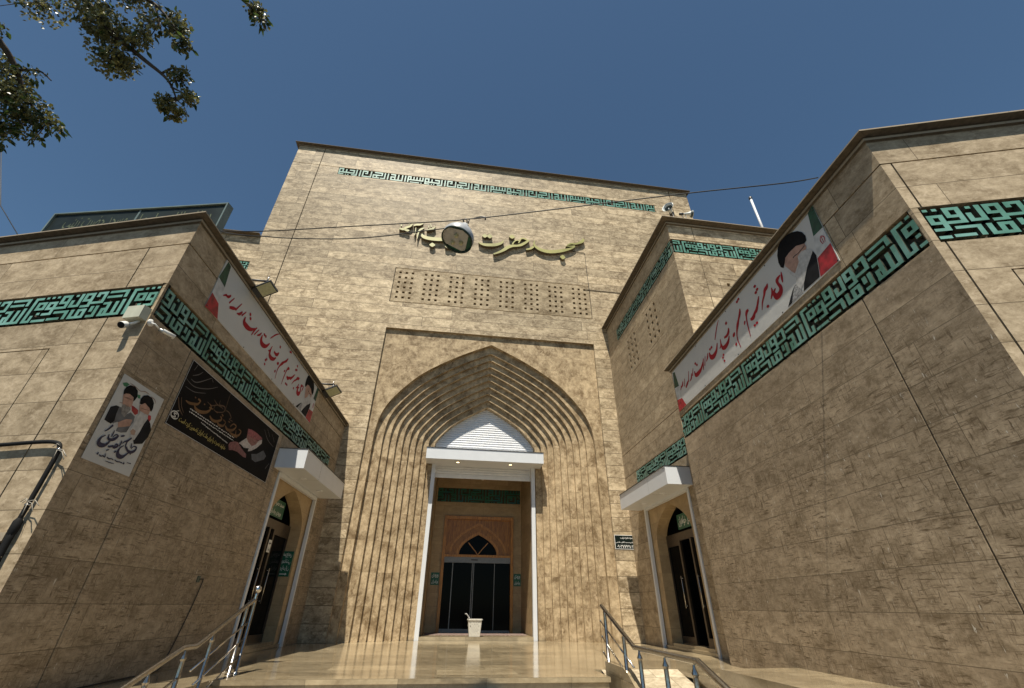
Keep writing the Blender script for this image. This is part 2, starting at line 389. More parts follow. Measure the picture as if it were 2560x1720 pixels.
KUFI = [(0,1,0,11),(0,2.7,0,1),(0,2.7,10,11),(1.8,2.7,8,11),(3.4,4.4,6.9,7.9),(3.2,7.4,10,11),(1.8,4.8,2.2,3.2),(1.8,4.8,4.7,5.7),(1.8,2.8,2.2,5.7),(3.8,4.8,2.2,5.7),
 (5.2,8.2,2.4,3.4),(5.2,8.2,4.9,5.9),(5.2,6.2,2.4,5.9),(7.2,8.2,2.4,8.3),(5.1,8.2,7.3,8.3),(3.5,4.4,0,.9),(5.2,6.1,0,.9),(6.9,7.8,0,.9),(8.7,11.8,0,1),(8.7,11.8,2.8,3.8),(8.7,9.7,0,3.8),(10.8,11.8,0,6),(8.2,11.8,5,6),
 (8.9,13.5,7,8),(12.5,13.5,7,10.8),(7.9,11.7,9.8,10.8),(12.9,13.8,.2,1.1),(12.3,13.3,2.6,5.8),(12.3,15.5,4.8,5.8),(14.5,15.5,0,5.8),(15.9,19,0,1),(15.9,19,2.7,3.7),(15.9,16.9,0,3.7),(18,19,0,6.3),(16.1,19,5.3,6.3),
 (18.5,22.8,4.1,5.1),(19.7,22.8,0,1),(19.7,20.7,0,2.1),(21.8,22.8,0,5.1),(14.3,15.3,7,11),(14.3,19,10,11),(16.2,19,7,8),(16.2,17.2,7,11),(18,19,7,11),(19.9,20.9,6.2,8.6),(21.4,22.4,6.2,11),(19.9,22.4,10,11),
 (23.4,29.3,0,1),(28.3,29.3,0,3.3),(23.3,27.8,2.2,3.2),(23.3,25.7,5,6),(24.7,25.7,5,11),(23.4,25.7,7.5,8.5),(23.4,24.4,7.5,11),(23.3,29.7,10,11),(26.9,27.9,5,11),(28.7,29.7,4.3,11)]
BISM = [(0,3.6,0,1),(0,1,0,5),(0,4,4.1,5),(2.6,3.6,0,3.4),(0,9,2.6,3.6),(5.2,6.2,.5,3),(8,12,.5,1.5),(11,12,.5,3.4),(8,12,2.6,3.6),(5.2,6.1,4.3,5),(7,7.9,4.3,5),(13,14,0,5),(9.8,14,4.1,5),(15.6,16.6,0,5),
 (17.8,18.8,0,5),(17.8,25,4.1,5),(18.8,22,0,1),(21,22,0,2.6),(19.9,22,1.8,2.6),(24,25,0,5),(25.8,31,2,3),(25.8,26.8,2,5),(25.8,31,4.1,5),(28.4,29.4,2,5),(27,33.4,0,1),(32.4,33.4,0,2.8),(30,33.4,2,2.8),(34.6,35.6,0,5),(31.6,35.6,4.1,5),(37,38,0,5),
 (39.5,43.4,0,1),(42.4,43.4,0,5),(39.5,43.4,2,2.9),(39.5,40.5,2,5),(39.5,49,4.1,5),(45,46,0,5),(48,49,0,5),(50.4,51.4,0,5),(52.6,55.6,0,1),(52.6,53.6,0,5),(54.6,55.6,0,3.2),(52.6,65,2.4,3.3),(57,58,.2,3),(59.4,60.4,.2,3),(61.8,62.8,.2,3),(64,65,0,3.3),(54.8,62,4.3,5),(63,64,4.3,5)]
def kufic(mb, F, u0, u1, uo, du, v_top, h, rects, period, rows, d0, d1, m=0, ms=1, flip=1):
    """square Kufic band: every rect is a solid tile, clipped to u0..u1; flip=-1 when the text runs against u"""
    ch = h / rows
    k0 = int(math.floor(min((u0 - uo) * flip, (u1 - uo) * flip) / (du * period))) - 1; k1 = int(math.ceil(max((u0 - uo) * flip, (u1 - uo) * flip) / (du * period))) + 1
    for k in range(k0, k1 + 1):
        for i, (a, b, c, e) in enumerate(rects):
            ua, ub = uo + flip * (k * period + a) * du, uo + flip * (k * period + b) * du
            if ua > ub: ua, ub = ub, ua
            ua, ub = max(ua, u0), min(ub, u1)
            if ub - ua < .3 * du: continue
            mb.box(F, ua, ub, v_top - e * ch, v_top - c * ch, d0, d1 + i * .00006, m, ms, back=False)

# ================================================================== SETTING: ground, terrace, stairs, ramp
def setting(name, mb, mats):
    o = mb.build(name, mats); o['kind'] = 'structure'; return o
GZ = -.77
b = MB(); b.face([(-400, -400, GZ), (400, -400, GZ), (400, 400, GZ), (-400, 400, GZ)]); setting('ground', b, [plain('asphalt', (.06, .057, .052), .85, var=.25, scale=.7)])
b = MB()       # polished terrace: nosing slab over a set-back riser
b.prism([(-2.86, 7.47), (2.47, 7.47), (2.47, 8.30), (3.88, 8.30), (3.80, 6.8), (3.66, 3.2), (9, 3.2), (9, 14.95), (-4.0, 14.95), (-4.35, 5.0), (-3.03, 5.0), (-2.87, 6.98)], -.06, 0, 0, bottom=True)
b.prism([(-2.83, 7.5), (2.45, 7.5), (2.45, 8.34), (3.93, 8.34), (3.93, 7.8), (3.70, 3.2), (8.9, 3.2), (8.9, 14.9), (-3.98, 14.9), (-4.3, 5.02), (-3.0, 5.02), (-2.84, 6.98)], GZ - .1, -.06, 0)
setting('terrace', b, [M['floor']])
b = MB()
for k in range(1, 6):
    z = -.153 * k; y1 = 7.5 - .30 * (k - 1); y0 = y1 - .30 if k != 3 else y1 - 2.2
    if k > 3: y1 -= 1.9; y0 = y1 - .3
    b.prism([(-2.99, y0), (2.42, y0), (2.45, y1), (-2.84, y1)], z - .05, z, 0, bottom=True)
    b.prism([(-2.99, y0 + .02), (2.42, y0 + .02), (2.45, y1), (-2.84, y1)], GZ - .1, z - .05, 0)
setting('steps', b, [M['floor']])
b = MB()
def rz(y): return -.24 * (8.30 - y)
for i in range(12):
    ya, yb = 8.30 - i * .25, 8.30 - (i + 1) * .25
    xl = lambda y: 2.60 - .02 * (8.3 - y); xr = lambda y: 3.90 - .05 * (8.3 - y)
    b.face([(xl(yb), yb, rz(yb)), (xr(yb), yb, rz(yb)), (xr(ya), ya, rz(ya)), (xl(ya), ya, rz(ya))])
setting('ramp', b, [M['rough_paving']])
b = MB()       # kerb between stairs and ramp
pr = [(8.02, .137), (7.12, .137), (6.95, .09), (6.7, -.02), (6.2, -.16), (5.4, -.36)]
for i in range(len(pr) - 1):
    (ya, za), (yb, zb) = pr[i], pr[i + 1]; xa, xb = 2.585 - .045 * (8 - ya), 2.585 - .045 * (8 - yb)
    for xo, w in ((0, 0),):
        b.face([(xa, ya, GZ), (xb, yb, GZ), (xb, yb, zb), (xa, ya, za)]); b.face([(xa + .1, ya, GZ), (xa + .1, ya, za), (xb + .1, yb, zb), (xb + .1, yb, GZ)]); b.face([(xa, ya, za), (xb, yb, zb), (xb + .1, yb, zb), (xa + .1, ya, za)])
b.face([(2.585, 8.02, GZ), (2.585, 8.02, .137), (2.685, 8.02, .137), (2.685, 8.02, GZ)])
setting('kerb', b, [M['floor']])
b = MB()       # raised plinth along the right wing
b.prism([(3.78, 6.82), (3.70, 2.0), (4.69, 2.0), (4.74, 2.65), (4.995, 6.9)], -.06, .15, 0); setting('plinth', b, [M['floor']])

# ================================================================== MOSQUE HALL
FZ = 0.0
hall = thing('mosque_hall', (1.1, 14, 0), 'tall travertine mosque facade with pointed stepped portal in the middle', 'building')
b = MB()
FX0, FX1, FT = -8.44, 11.05, 19.58
fr = (-2.876, 5.126, -1.2, 9.73)
holes = [(fr[0], fr[1], fr[2], fr[3], .10, None, 1), (-6.366, 9.10, 17.86, 18.37, .07, None, 1), (-2.925, 5.16, 10.95, 12.62, .015, 0)]
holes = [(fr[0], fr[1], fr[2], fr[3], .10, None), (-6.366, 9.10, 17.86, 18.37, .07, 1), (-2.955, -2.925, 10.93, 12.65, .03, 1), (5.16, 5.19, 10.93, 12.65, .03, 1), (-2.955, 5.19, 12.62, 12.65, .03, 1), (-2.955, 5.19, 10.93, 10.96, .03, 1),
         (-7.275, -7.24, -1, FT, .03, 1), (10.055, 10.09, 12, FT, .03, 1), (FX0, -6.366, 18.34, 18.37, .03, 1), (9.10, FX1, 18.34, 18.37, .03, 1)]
lat = []                                              # pierced lattice panel: 8 groups of 3 x 6 square holes
for g in range(8):
    for c in range(3):
        for r in range(6):
            x = -2.725 + g * 1.0265 + c * .2485; z = 12.415 - r * .2495
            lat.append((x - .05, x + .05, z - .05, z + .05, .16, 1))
b.wall(FAC, FX0, FX1, -.9, FT, holes + [(-2.925, 5.16, 10.96, 12.62, 0.0, None)], 0)
for zz in ((-.9, FT),):
    b.face([(FX1, 14, -.9), (FX1, 24, -.9), (FX1, 24, FT), (FX1, 14, FT)]); b.face([(FX0, 24, -.9), (FX0, 14, -.9), (FX0, 14, FT), (FX0, 24, FT)]); b.face([(FX1, 24, -.9), (FX0, 24, -.9), (FX0, 24, FT), (FX1, 24, FT)])
# lower side block carrying on in the same plane on the left
blk = [(-9.72, -9.70, 0, 13.5, .02, 1), (-13, -8.43, 11.83, 12.245, .05, 1)]
b.wall(FAC, -13.5, FX0, -.9, 13.53, blk, 0)
b.face([(-13.5, 24, -.9), (-13.5, 14, -.9), (-13.5, 14, 13.6), (-13.5, 24, 13.6)]); b.face([(-13.5, 14, 13.6), (FX0, 14, 13.6), (FX0, 24, 13.6), (-13.5, 24, 13.6)])
b.face([(FX0, 14, FT), (FX1, 14, FT), (FX1, 24, FT), (FX0, 24, FT)])
b.build('wall', [M['facade'], M['dark']], hall)
b = MB(); b.wall(FAC, -2.925, 5.16, 10.96, 12.62, lat, 0); b.build('lattice_panel', [M['panel'], M['dark']], hall)
b = MB()
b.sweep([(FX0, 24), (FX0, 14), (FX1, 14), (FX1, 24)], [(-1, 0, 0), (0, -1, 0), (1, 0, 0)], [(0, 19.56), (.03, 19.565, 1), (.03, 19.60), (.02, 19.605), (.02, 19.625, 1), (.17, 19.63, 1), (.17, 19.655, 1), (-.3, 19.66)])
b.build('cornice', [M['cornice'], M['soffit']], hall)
b = MB()
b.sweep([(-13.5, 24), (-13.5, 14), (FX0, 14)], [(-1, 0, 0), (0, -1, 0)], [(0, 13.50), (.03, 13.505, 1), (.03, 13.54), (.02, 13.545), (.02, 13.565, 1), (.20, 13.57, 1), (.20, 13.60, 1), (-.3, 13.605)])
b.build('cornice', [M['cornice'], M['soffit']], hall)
fz = MB(); kufic(fz, FAC, -6.34, 9.06, -6.343, 3.94 / 66, 18.325, .44, BISM, 66, 5, -.07, .005); tf = fz.build('kufic_lettering', [M['tile'], M['tileside']], hall)
fz = MB(); kufic(fz, FAC, -12.9, -8.45, -8.45 - 1.617 * 2 + .35, .053, 12.19, .35, KUFI, 30.5, 11, -.05, .005); fz.build('kufic_lettering', [M['tile'], M['tileside']], hall)

# ---- stepped pointed portal moulding
CX = 1.10
E0 = [(3.735, 0), (3.735, 5.55), (3.715, 5.95), (3.645, 6.31), (3.50, 6.68), (3.27, 7.04), (3.01, 7.36), (2.55, 7.865), (1.9, 8.34), (1.24, 8.75), (.6, 9.085), (0, 9.376)]
def resamp(c, n=60):
    L = [0]
    for i in range(1, len(c)): L.append(L[-1] + math.hypot(c[i][0] - c[i - 1][0], c[i][1] - c[i - 1][1]))
    # foot kept at z of springing so that straight shafts stay one strip
    out = []; j = 0
    for k in range(n + 1):
        t = L[-1] * k / n
        while j < len(L) - 2 and L[j + 1] < t: j += 1
        q = (t - L[j]) / max(1e-9, L[j + 1] - L[j]); out.append((c[j][0] + (c[j + 1][0] - c[j][0]) * q, c[j][1] + (c[j + 1][1] - c[j][1]) * q))
    return out
def arch_curve(off, n=44):
    # smooth half outline, offset inward by off, from the foot to the apex
    P = []
    ctrl = E0[1:]
    for i in range(len(ctrl) - 1):
        p0, p1, p2, p3 = ctrl[max(0, i - 1)], ctrl[i], ctrl[i + 1], ctrl[min(len(ctrl) - 1, i + 2)]
        for k in range(4):
            t = k / 4; P.append(tuple(.5 * (2 * q + (c - a) * t + (2 * a - 5 * q + 4 * c - e) * t * t + (3 * q - a - 3 * c + e) * t ** 3) for a, q, c, e in zip(p0, p1, p2, p3)))
    P.append(ctrl[-1]); P = [E0[0]] + P
    P = P[:1] + resamp(P[1:], 60)                  # fair the curve
    for it in range(5):
        P = P[:2] + [((P[i - 1][0] + P[i + 1][0]) / 2, (P[i - 1][1] + P[i + 1][1]) / 2) for i in range(2, len(P) - 1)] + P[-1:]
    O = []
    for i, p in enumerate(P):
        a, c = P[max(0, i - 1)], P[min(len(P) - 1, i + 1)]
        if i <= 1: nx, nz = -1, 0
        else:
            tx, tz = c[0] - a[0], c[1] - a[1]; q = math.hypot(tx, tz); nx, nz = -tz / q, tx / q
        O.append((min(p[0] + nx * off, 3.735 - off), p[1] + nz * off))
    a, c = P[-2], P[-1]; q = math.hypot(c[0] - a[0], c[1] - a[1]); s = (c[1] - a[1]) / q; co = abs(c[0] - a[0]) / q
    O[-1] = (0, P[-1][1] - off / co)
    O = [p for p in O if p[0] > 1e-3] + [O[-1]]
    # drop points that run past the apex line
    return [p for p in O[:-1] if p[1] < O[-1][1]] + [O[-1]], len(P)
OFF = [0, .281] + [.281 + .2075 * i for i in range(1, 9)]
CUR = [resamp(arch_curve(o)[0]) for o in OFF]
b = MB()
# panel 0 : between rectangular frame and outer arch
c = CUR[0]; full = [(CX + x, z) for x, z in c] + [(CX - x, z) for x, z in c[::-1][1:]]
outl = [(fr[1], 0)] + [(fr[1], fr[3]), (fr[0], fr[3]), (fr[0], 0)] + full[::-1]
PF = Fr((0, 14.10, 0), (1, 0, 0), (0, -1, 0))
b.poly(PF, outl, 0, 0)
for sgn in (-1, 1):
    for i in range(10):
        y0 = 14.10 if i == 0 else 14.15 + .10 * i
        c = CUR[i]
        for k in range(len(c) - 1):
            (xa, za), (xb, zb) = c[k], c[k + 1]
            yb = y0 + (.15 if i == 0 else .10 if i < 9 else .28)
            b.face([(CX + sgn * xa, y0, za), (CX + sgn * xa, yb, za), (CX + sgn * xb, yb, zb), (CX + sgn * xb, y0, zb)], 0, k > 22)
            if i < 9:
                (xc, zc), (xd, zd) = CUR[i + 1][k], CUR[i + 1][k + 1]
                b.face([(CX + sgn * xa, yb, za), (CX + sgn * xc, yb, zc), (CX + sgn * xd, yb, zd), (CX + sgn * xb, yb, zb)], 0)
b.build('portal_moulding', [M['ring']], hall)

# ---- roller shutter, canopy, guides
b = MB(); z = 4.69; SY = 15.30
SF = Fr((0, SY, 0), (1, 0, 0), (0, -1, 0))
while z < 7.25:
    for a, c, d0, d1 in ((0, .012, 0, .018), (.012, .045, .018, .026), (.045, .072, .026, .016), (.072, .084, .016, 0)):
        b.face([(-.66, SY - d0, z + a), (2.86, SY - d0, z + a), (2.86, SY - d1, z + c), (-.66, SY - d1, z + c)], 0, False)
    z += .084
b.box(SF, -.62, 2.82, 4.62, 4.70, -.01, .03, 0)
b.build('roller_shutter', [M['slat']], hall)
for x0, x1 in ((-.70, -.575), (2.725, 2.85)):
    g = MB(); g.box(Fr((0, 15.0, 0), (1, 0, 0), (0, -1, 0)), x0, x1, 0, 5.0, -.1, .03, 0); g.build('shutter_guide', [M['white']], hall)
cn = MB(); CF = Fr((0, 15.0, 0), (1, 0, 0), (0, -1, 0))
cn.box(CF, -.90, 3.05, 5.005, 5.37, -.02, .635, 0); cn.box(CF, -.60, 2.75, 5.01, 5.36, -.27, -.02, 0); cn.box(CF, -.915, 3.065, 5.37, 5.385, -.02, .655, 1); cn.box(CF, 2.80, 2.806, 5.006, 5.369, .635, .6375, 2)
can = cn.build('entrance_canopy', [M['white'], M['blackm'], M['slat']], hall)
warm = plain('lamp_glow', (1, .78, .45), .5, emit=2.2)
for x in (.16, 1.95):
    s = MB(); s.lathe((x, 14.66, 5.006), (0, 0, -1), [(.075, 0, 0), (.075, .012, 0), (.055, .014, 0), (.05, .006, 1), (.0, .006, 1)], 18); s.build('spotlight', [M['chrome'], warm], can)

# ---- vestibule behind the portal
b = MB(); vx0, vx1, vy, vz = -.53, 2.76, 17.5, 6.4
BF = Fr((0, vy, 0), (1, 0, 0), (0, -1, 0))
b.wall(BF, vx0, vx1, .095, vz, [(-.137, 2.459, .09, 3.765, .12, None), (-.48, 2.73, 4.27, 4.79, .03, 1)], 0)
b.face([(vx0, 15.34, 0), (vx0, vy, 0), (vx0, vy, vz), (vx0, 15.34, vz)]); b.face([(vx1, vy, 0), (vx1, 15.34, 0), (vx1, 15.34, vz), (vx1, vy, vz)]); b.face([(vx0, 15.34, vz), (vx1, 15.34, vz), (vx1, vy, vz), (vx0, vy, vz)])
b.face([(vx0 - .2, SY + .06, 4.7), (vx1 + .2, SY + .06, 4.7), (vx1 + .2, SY + .06, 7.6), (vx0 - .2, SY + .06, 7.6)])
b.face([(vx0 - 1.2, 15.38, 0), (vx0, 15.38, 0), (vx0, 15.38, 7), (vx0 - 1.2, 15.38, 7)]); b.face([(vx1, 15.38, 0), (vx1 + 1.2, 15.38, 0), (vx1 + 1.2, 15.38, 7), (vx1, 15.38, 7)])
b.build('vestibule', [M['niche'], M['dark']], hall)
b = MB(); b.box(Fr((0, 14.96, 0), (1, 0, 0), (0, -1, 0)), -.575, 2.725, 0, .095, -2.6, 0, 0); b.build('threshold', [M['floor']], hall)
fz = MB(); kufic(fz, BF, -.47, 2.72, -.47, 1.62 / 33, 4.775, .235, BISM, 33 * 2, 5, -.03, .01); kufic(fz, BF, -.47, 2.72, -1.9, 1.62 / 33, 4.525, .24, BISM, 66, 5, -.03, .01); fz.build('kufic_lettering', [M['tiledark'], M['tiledark']], hall)
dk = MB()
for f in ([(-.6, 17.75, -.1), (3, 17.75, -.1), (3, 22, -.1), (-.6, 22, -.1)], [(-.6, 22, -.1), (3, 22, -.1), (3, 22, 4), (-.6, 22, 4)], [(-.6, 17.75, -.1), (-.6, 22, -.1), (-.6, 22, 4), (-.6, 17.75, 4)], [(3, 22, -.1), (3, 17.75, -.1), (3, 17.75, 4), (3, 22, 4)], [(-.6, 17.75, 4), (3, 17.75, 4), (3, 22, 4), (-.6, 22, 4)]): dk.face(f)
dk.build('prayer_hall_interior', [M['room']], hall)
door = MB(); dz0, dz1 = .095, 3.765; DF = Fr((0, 17.5, 0), (1, 0, 0), (0, -1, 0)); x0, x1 = -.137, 2.459
for a, c, e, f, d in ((x0, x0 + .10, dz0, dz1, .06), (x1 - .10, x1, dz0, dz1, .06), (x0 + .10, x1 - .10, dz1 - .11, dz1, .06), (x0 + .10, x1 - .10, 2.375, 2.45, .05)): door.box(DF, a, c, e, f, -.12, d, 1)
_PA = [((p[0]) / 3.735, (p[1] - 5.55) / (9.376 - 5.55)) for p in E0[1:]]
def parch(cx, a, z0, zt, n=14):
    h = [(_PA[i][0] + (_PA[i + 1][0] - _PA[i][0]) * k / 2, _PA[i][1] + (_PA[i + 1][1] - _PA[i][1]) * k / 2) for i in range(len(_PA) - 1) for k in range(2)] + [_PA[-1]]
    for it in range(4): h = h[:1] + [((h[i - 1][0] + h[i][0] * 2 + h[i + 1][0]) / 4, (h[i - 1][1] + h[i][1] * 2 + h[i + 1][1]) / 4) for i in range(1, len(h) - 1)] + h[-1:]
    h = [(a * x, z0 + (zt - z0) * z) for x, z in h]
    return [(cx + x, z) for x, z in h] + [(cx - x, z) for x, z in h[::-1][1:]]
def arch_ring(mb, F, o1, o2, d, m=0, th=.02):
    for i in range(len(o1) - 1):
        mb.face([F.P(*o1[i], d), F.P(*o1[i + 1], d), F.P(*o2[i + 1], d), F.P(*o2[i], d)], m)
        for o in (o1, o2): mb.face([F.P(*o[i], d), F.P(*o[i + 1], d), F.P(*o[i + 1], d - th), F.P(*o[i], d - th)], m)
cx = 1.16
inn = parch(cx, .69, 2.45, 3.13); mid = parch(cx, .78, 2.45, 3.235); out_ = parch(cx, .91, 2.45, 3.35); out2 = parch(cx, 1.05, 2.45, 3.55)
rect = [(x1 - .1, 2.45), (x1 - .1, dz1 - .11), (x0 + .1, dz1 - .11), (x0 + .1, 2.45)]
door.poly(DF, rect + inn[::-1], -.03, 0)
arch_ring(door, DF, mid, inn, .02, 1, th=.06); arch_ring(door, DF, out_, mid, -.005, th=.03); arch_ring(door, DF, out2, parch(cx, .99, 2.45, 3.46), .0, 1, th=.035)
for s_ in (-1, 1): door.stroke(DF, [(cx, 2.45, .03), (cx + s_ * .12, 2.60, .03), (cx + s_ * .36, 2.86, .03)], -.028, 1, .02)
dr = door.build('door', [M['wood'], M['woodtrim']], hall)
b = MB(); b.face([DF.P(x0 + .1, 2.44, -.05), DF.P(x1 - .1, 2.44, -.05), DF.P(x1 - .1, 3.3, -.05), DF.P(x0 + .1, 3.3, -.05)]); b.build('fanlight', [M['glass']], dr)
b = MB()
b.box(DF, x0 + .1, x1 - .1, 2.19, 2.375, -.10, .01, 0); b.box(DF, .93, 1.17, 2.27, 2.30, .01, .014, 1)
for a, c in ((.27, .30), (.975, 1.0), (1.03, 1.055), (1.78, 1.80)): b.box(DF, a, c, .11, 2.19, -.085, -.055, 0)
b.box(DF, x0 + .1, 1.0, .095, .19, -.085, -.05, 0); b.box(DF, 1.03, x1 - .1, .095, .15, -.085, -.05, 0)
b.build('sliding_door_frame', [M['alu'], M['black']], dr)
b = MB(); b.face([DF.P(x0 + .1, .1, -.07), DF.P(x1 - .1, .1, -.07), DF.P(x1 - .1, 2.2, -.07), DF.P(x0 + .1, 2.2, -.07)]); b.build('glass_pane', [M['glass']], dr)
b = MB(); b.sphere((1.21, 17.40, 5.2), .09); b.lathe((1.21, 17.5, 5.2), (0, -1, 0), [(.06, 0), (.06, .03), (.03, .04)], 12); tag(b.build('wall_lamp', [plain('opal_glass', (.7, .68, .6), .3)], None), 'round white globe lamp above the green tile band inside the portal', 'lamp')

# ================================================================== WINGS
def frieze_holes(): pass
GR = .012
def door_zone(mbw): pass
def side_door(parent, F, t0, t1, fl):
    """rectangular opening: guides, inner stone panel with pointed arch, transom, two glazed leaves. fl=1 when u runs left to right"""
    W = t1 - t0; c = (t0 + t1) / 2 - .02; H = 3.33
    if True:
        p = MB(); a = parch(c, 1.03, 2.42, 3.235, 16)
        a = [(c + 1.03, 0)] + a + [(c - 1.03, 0)]
        outl = [(t1, 0), (t1, H), (t0, H), (t0, 0)] + a[::-1]
        p.poly(F, outl, -.07, 0)
        for i in range(len(a) - 1): p.face([F.P(*a[i], -.07), F.P(*a[i + 1], -.07), F.P(*a[i + 1], -.37), F.P(*a[i], -.37)], 0, 1 < i < len(a) - 2)
        p.build('door_surround', [M['niche']], parent)
        p = MB(); p.box(F, t0 + .02, t1 - .02, 0, .06, -.42, -.02, 0); p.box(F, t0 + .1, t1 - .1, .06, .12, -.42, -.08, 0); p.build('sill', [M['floor']], parent)
        for a_, b_ in ((t0 - .02, t0 + .065), (t1 - .065, t1 + .02)):
            g = MB(); g.box(F, a_, b_, 0, H + .02, -.05, .03, 0); g.build('shutter_guide', [M['white']], parent)
        g = MB(); g.box(F, t0 + .065, t1 - .065, H - .06, H + .03, -.05, .035, 0); g.build('shutter_rail', [M['white']], parent)
        d = MB(); D0, D1 = -.40, -.34
        u = lambda q: (t0 + q) if fl > 0 else (t1 - q)          # q runs from the left as seen
        def bx(qa, qb, za, zb, d0=D0, d1=D1, m=0):
            ua, ub = sorted((u(qa), u(qb))); d.box(F, ua, ub, za, zb, d0, d1, m)
        L0 = W / 2 - 1.05; 
        if fl > 0:
            bx(L0, L0 + 2.1, 2.36, 2.55); bx(L0, L0 + .08, .12, 2.36); bx(L0 + 2.02, L0 + 2.1, .12, 2.36)
            bx(L0 + .78, L0 + .86, .12, 2.36, D0 + .04, D1 + .03); bx(L0 + 1.12, L0 + 1.20, .12, 2.36)
            bx(L0 + .08, L0 + .78, .12, .24); bx(L0 + 1.2, L0 + 2.02, .12, .26); bx(L0 + 1.2, L0 + 2.02, 2.26, 2.36)
            panes = ((L0 + .08, L0 + .78), (L0 + 1.2, L0 + 2.02))
        else:
            bx(L0, L0 + 2.1, 2.36, 2.55); bx(L0, L0 + .06, .12, 2.36); bx(L0 + .72, L0 + .80, .12, 2.36); bx(L0 + .06, L0 + .72, .12, .26); bx(L0 + .06, L0 + .72, 2.26, 2.36)
            bx(L0 + 1.44, L0 + 1.51, .12, 2.36, D0 + .05, D1 + .05); bx(L0 + 1.51, L0 + 2.05, .12, .28, D0 + .05, D1 + .05); bx(L0 + 2.03, L0 + 2.1, .12, 2.36)
            panes = ((L0 + .06, L0 + .72), (L0 + 1.51, L0 + 2.04))
        do = d.build('door', [M['bronze']], parent)
        for qa, qb in panes:
            g = MB(); ua, ub = sorted((u(qa), u(qb))); g.face([F.P(ua, .14, -.375), F.P(ub, .14, -.375), F.P(ub, 2.35, -.375), F.P(ua, 2.35, -.375)]); g.build('glass_pane', [M['glass']], do)
        for q in ((L0 + .70, L0 + 1.24) if fl > 0 else (L0 + .70, L0 + 1.56)):
            g = MB(); g.tube([F.P(u(q), .85, -.27), F.P(u(q), 1.55, -.27)], .014, 8); g.tube([F.P(u(q), .9, -.36), F.P(u(q), .9, -.27)], .01, 6); g.tube([F.P(u(q), 1.5, -.36), F.P(u(q), 1.5, -.27)], .01, 6); g.build('handle', [M['steel']], do)
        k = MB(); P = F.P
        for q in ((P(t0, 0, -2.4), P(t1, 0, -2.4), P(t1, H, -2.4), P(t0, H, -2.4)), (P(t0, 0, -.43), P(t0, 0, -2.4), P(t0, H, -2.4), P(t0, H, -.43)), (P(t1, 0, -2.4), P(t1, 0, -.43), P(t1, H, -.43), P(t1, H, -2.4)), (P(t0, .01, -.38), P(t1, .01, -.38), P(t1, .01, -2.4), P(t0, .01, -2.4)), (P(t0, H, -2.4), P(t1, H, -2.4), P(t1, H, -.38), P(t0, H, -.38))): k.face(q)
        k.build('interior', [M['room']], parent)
def side_canopy(parent, F, t0, t1, z0, z1, dep):
    cn = MB(); cn.box(F, t0, t1, z0, z1, -.01, dep, 0); cn.box(F, t0 - .012, t1 + .012, z1, z1 + .014, -.01, dep + .018, 1)
    q = t0 + (t1 - t0) * .34; cn.box(F, q - .002, q + .002, z0 + .004, z1 - .004, dep, dep + .0015, 2); cn.box(F, q - .002, q + .002, z0 - .0015, z0, .02, dep - .01, 2)
    for q in (t0 + .1, t1 - .1): cn.box(F, q - .012, q + .012, z1 - .05, z1 - .03, dep, dep + .004, 2)
    c = cn.build('entrance_canopy', [M['white'], M['blackm'], M['alu']], parent)
    for q in (.3, .7):
        s = MB(); P = F.P(t0 + (t1 - t0) * q, z0 + .001, dep * .5); s.lathe(P, (0, 0, -1), [(.075, 0, 0), (.075, .012, 0), (.055, .014, 0), (.05, .006, 0), (0, .006, 0)], 16); s.build('spotlight', [M['slat']], c)

WPROF = [(0, 5.79), (.033, 5.795, 1), (.033, 5.832), (.02, 5.838), (.02, 5.862, 1), (.125, 5.868, 1), (.125, 5.888), (-.3, 5.90)]
def xy(F, u, d=0): p = F.P(u, 0, d); return (p.x, p.y)
# ---- left wing
lw = thing('mosque_wing', (-4.1, 5.28, 0), 'low travertine wing on the left with two banners and a poster on its shaded side', 'building', 'wings flanking the mosque entrance')
TL = 8.735
b = MB()
hl = [(0, 8.03, 4.10, 4.62, .06, 2), (.944, .962, -.8, 4.10, .02, 2), (0, TL, 5.362, 5.382, .02, 2), (5.0, 7.67, 0, 3.33, .07, None), (4.66, 4.672, 0, 4.10, .012, 2), (4.70, 4.71, 0, 4.10, .012, 2), (7.95, 7.96, 0, 4.10, .012, 2), (8.03, TL, 4.61, 4.62, .012, 2), (7.45, 7.46, 4.62, 5.36, .012, 2), (2.6, 2.61, 4.62, 5.36, .01, 2)]
b.wall(LIN, 0, TL, 4.08, 5.80, hl, 0)
b.wall(LIN, 0, TL, -.8, 4.08, hl, 1)
hf = [(0, 9, 4.10, 4.62, .06, 2), (.655, .675, -.8, 4.10, .02, 2), (.655, .675, 4.62, 5.362, .02, 2), (0, 9, 5.362, 5.382, .02, 2), (1.295, 1.31, -.8, 3.675, .015, 2), (1.295, 5, 3.66, 3.675, .015, 2), (.30, 1.29, .5, 1.35, .10, 2)]
b.wall(LFR, 0, 9, -.8, 5.80, hf, 0)
A, B_ = xy(LIN, 0), xy(LIN, TL); D = xy(LFR, 9)
b.face([(*A, 5.80), (*B_, 5.80), (-13, 14, 5.80), (*D, 5.80)], 0); b.face([(-13, 14, -.8), (*D, -.8), (*D, 5.80), (-13, 14, 5.80)], 0)
b.build('wall', [M['wing'], M['worn'], M['dark']], lw)
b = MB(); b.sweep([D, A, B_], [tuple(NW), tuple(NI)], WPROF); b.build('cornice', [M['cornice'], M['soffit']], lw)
b = MB(); kufic(b, LIN, .045, 8.02, -.41, .053, 4.567, .43, KUFI, 30.5, 11, -.06, .004); kufic(b, LFR, .05, 9, .485, .053, 4.567, .43, KUFI, 30.5, 11, -.06, .004, flip=-1); b.build('kufic_lettering', [M['tile'], M['tileside']], lw)
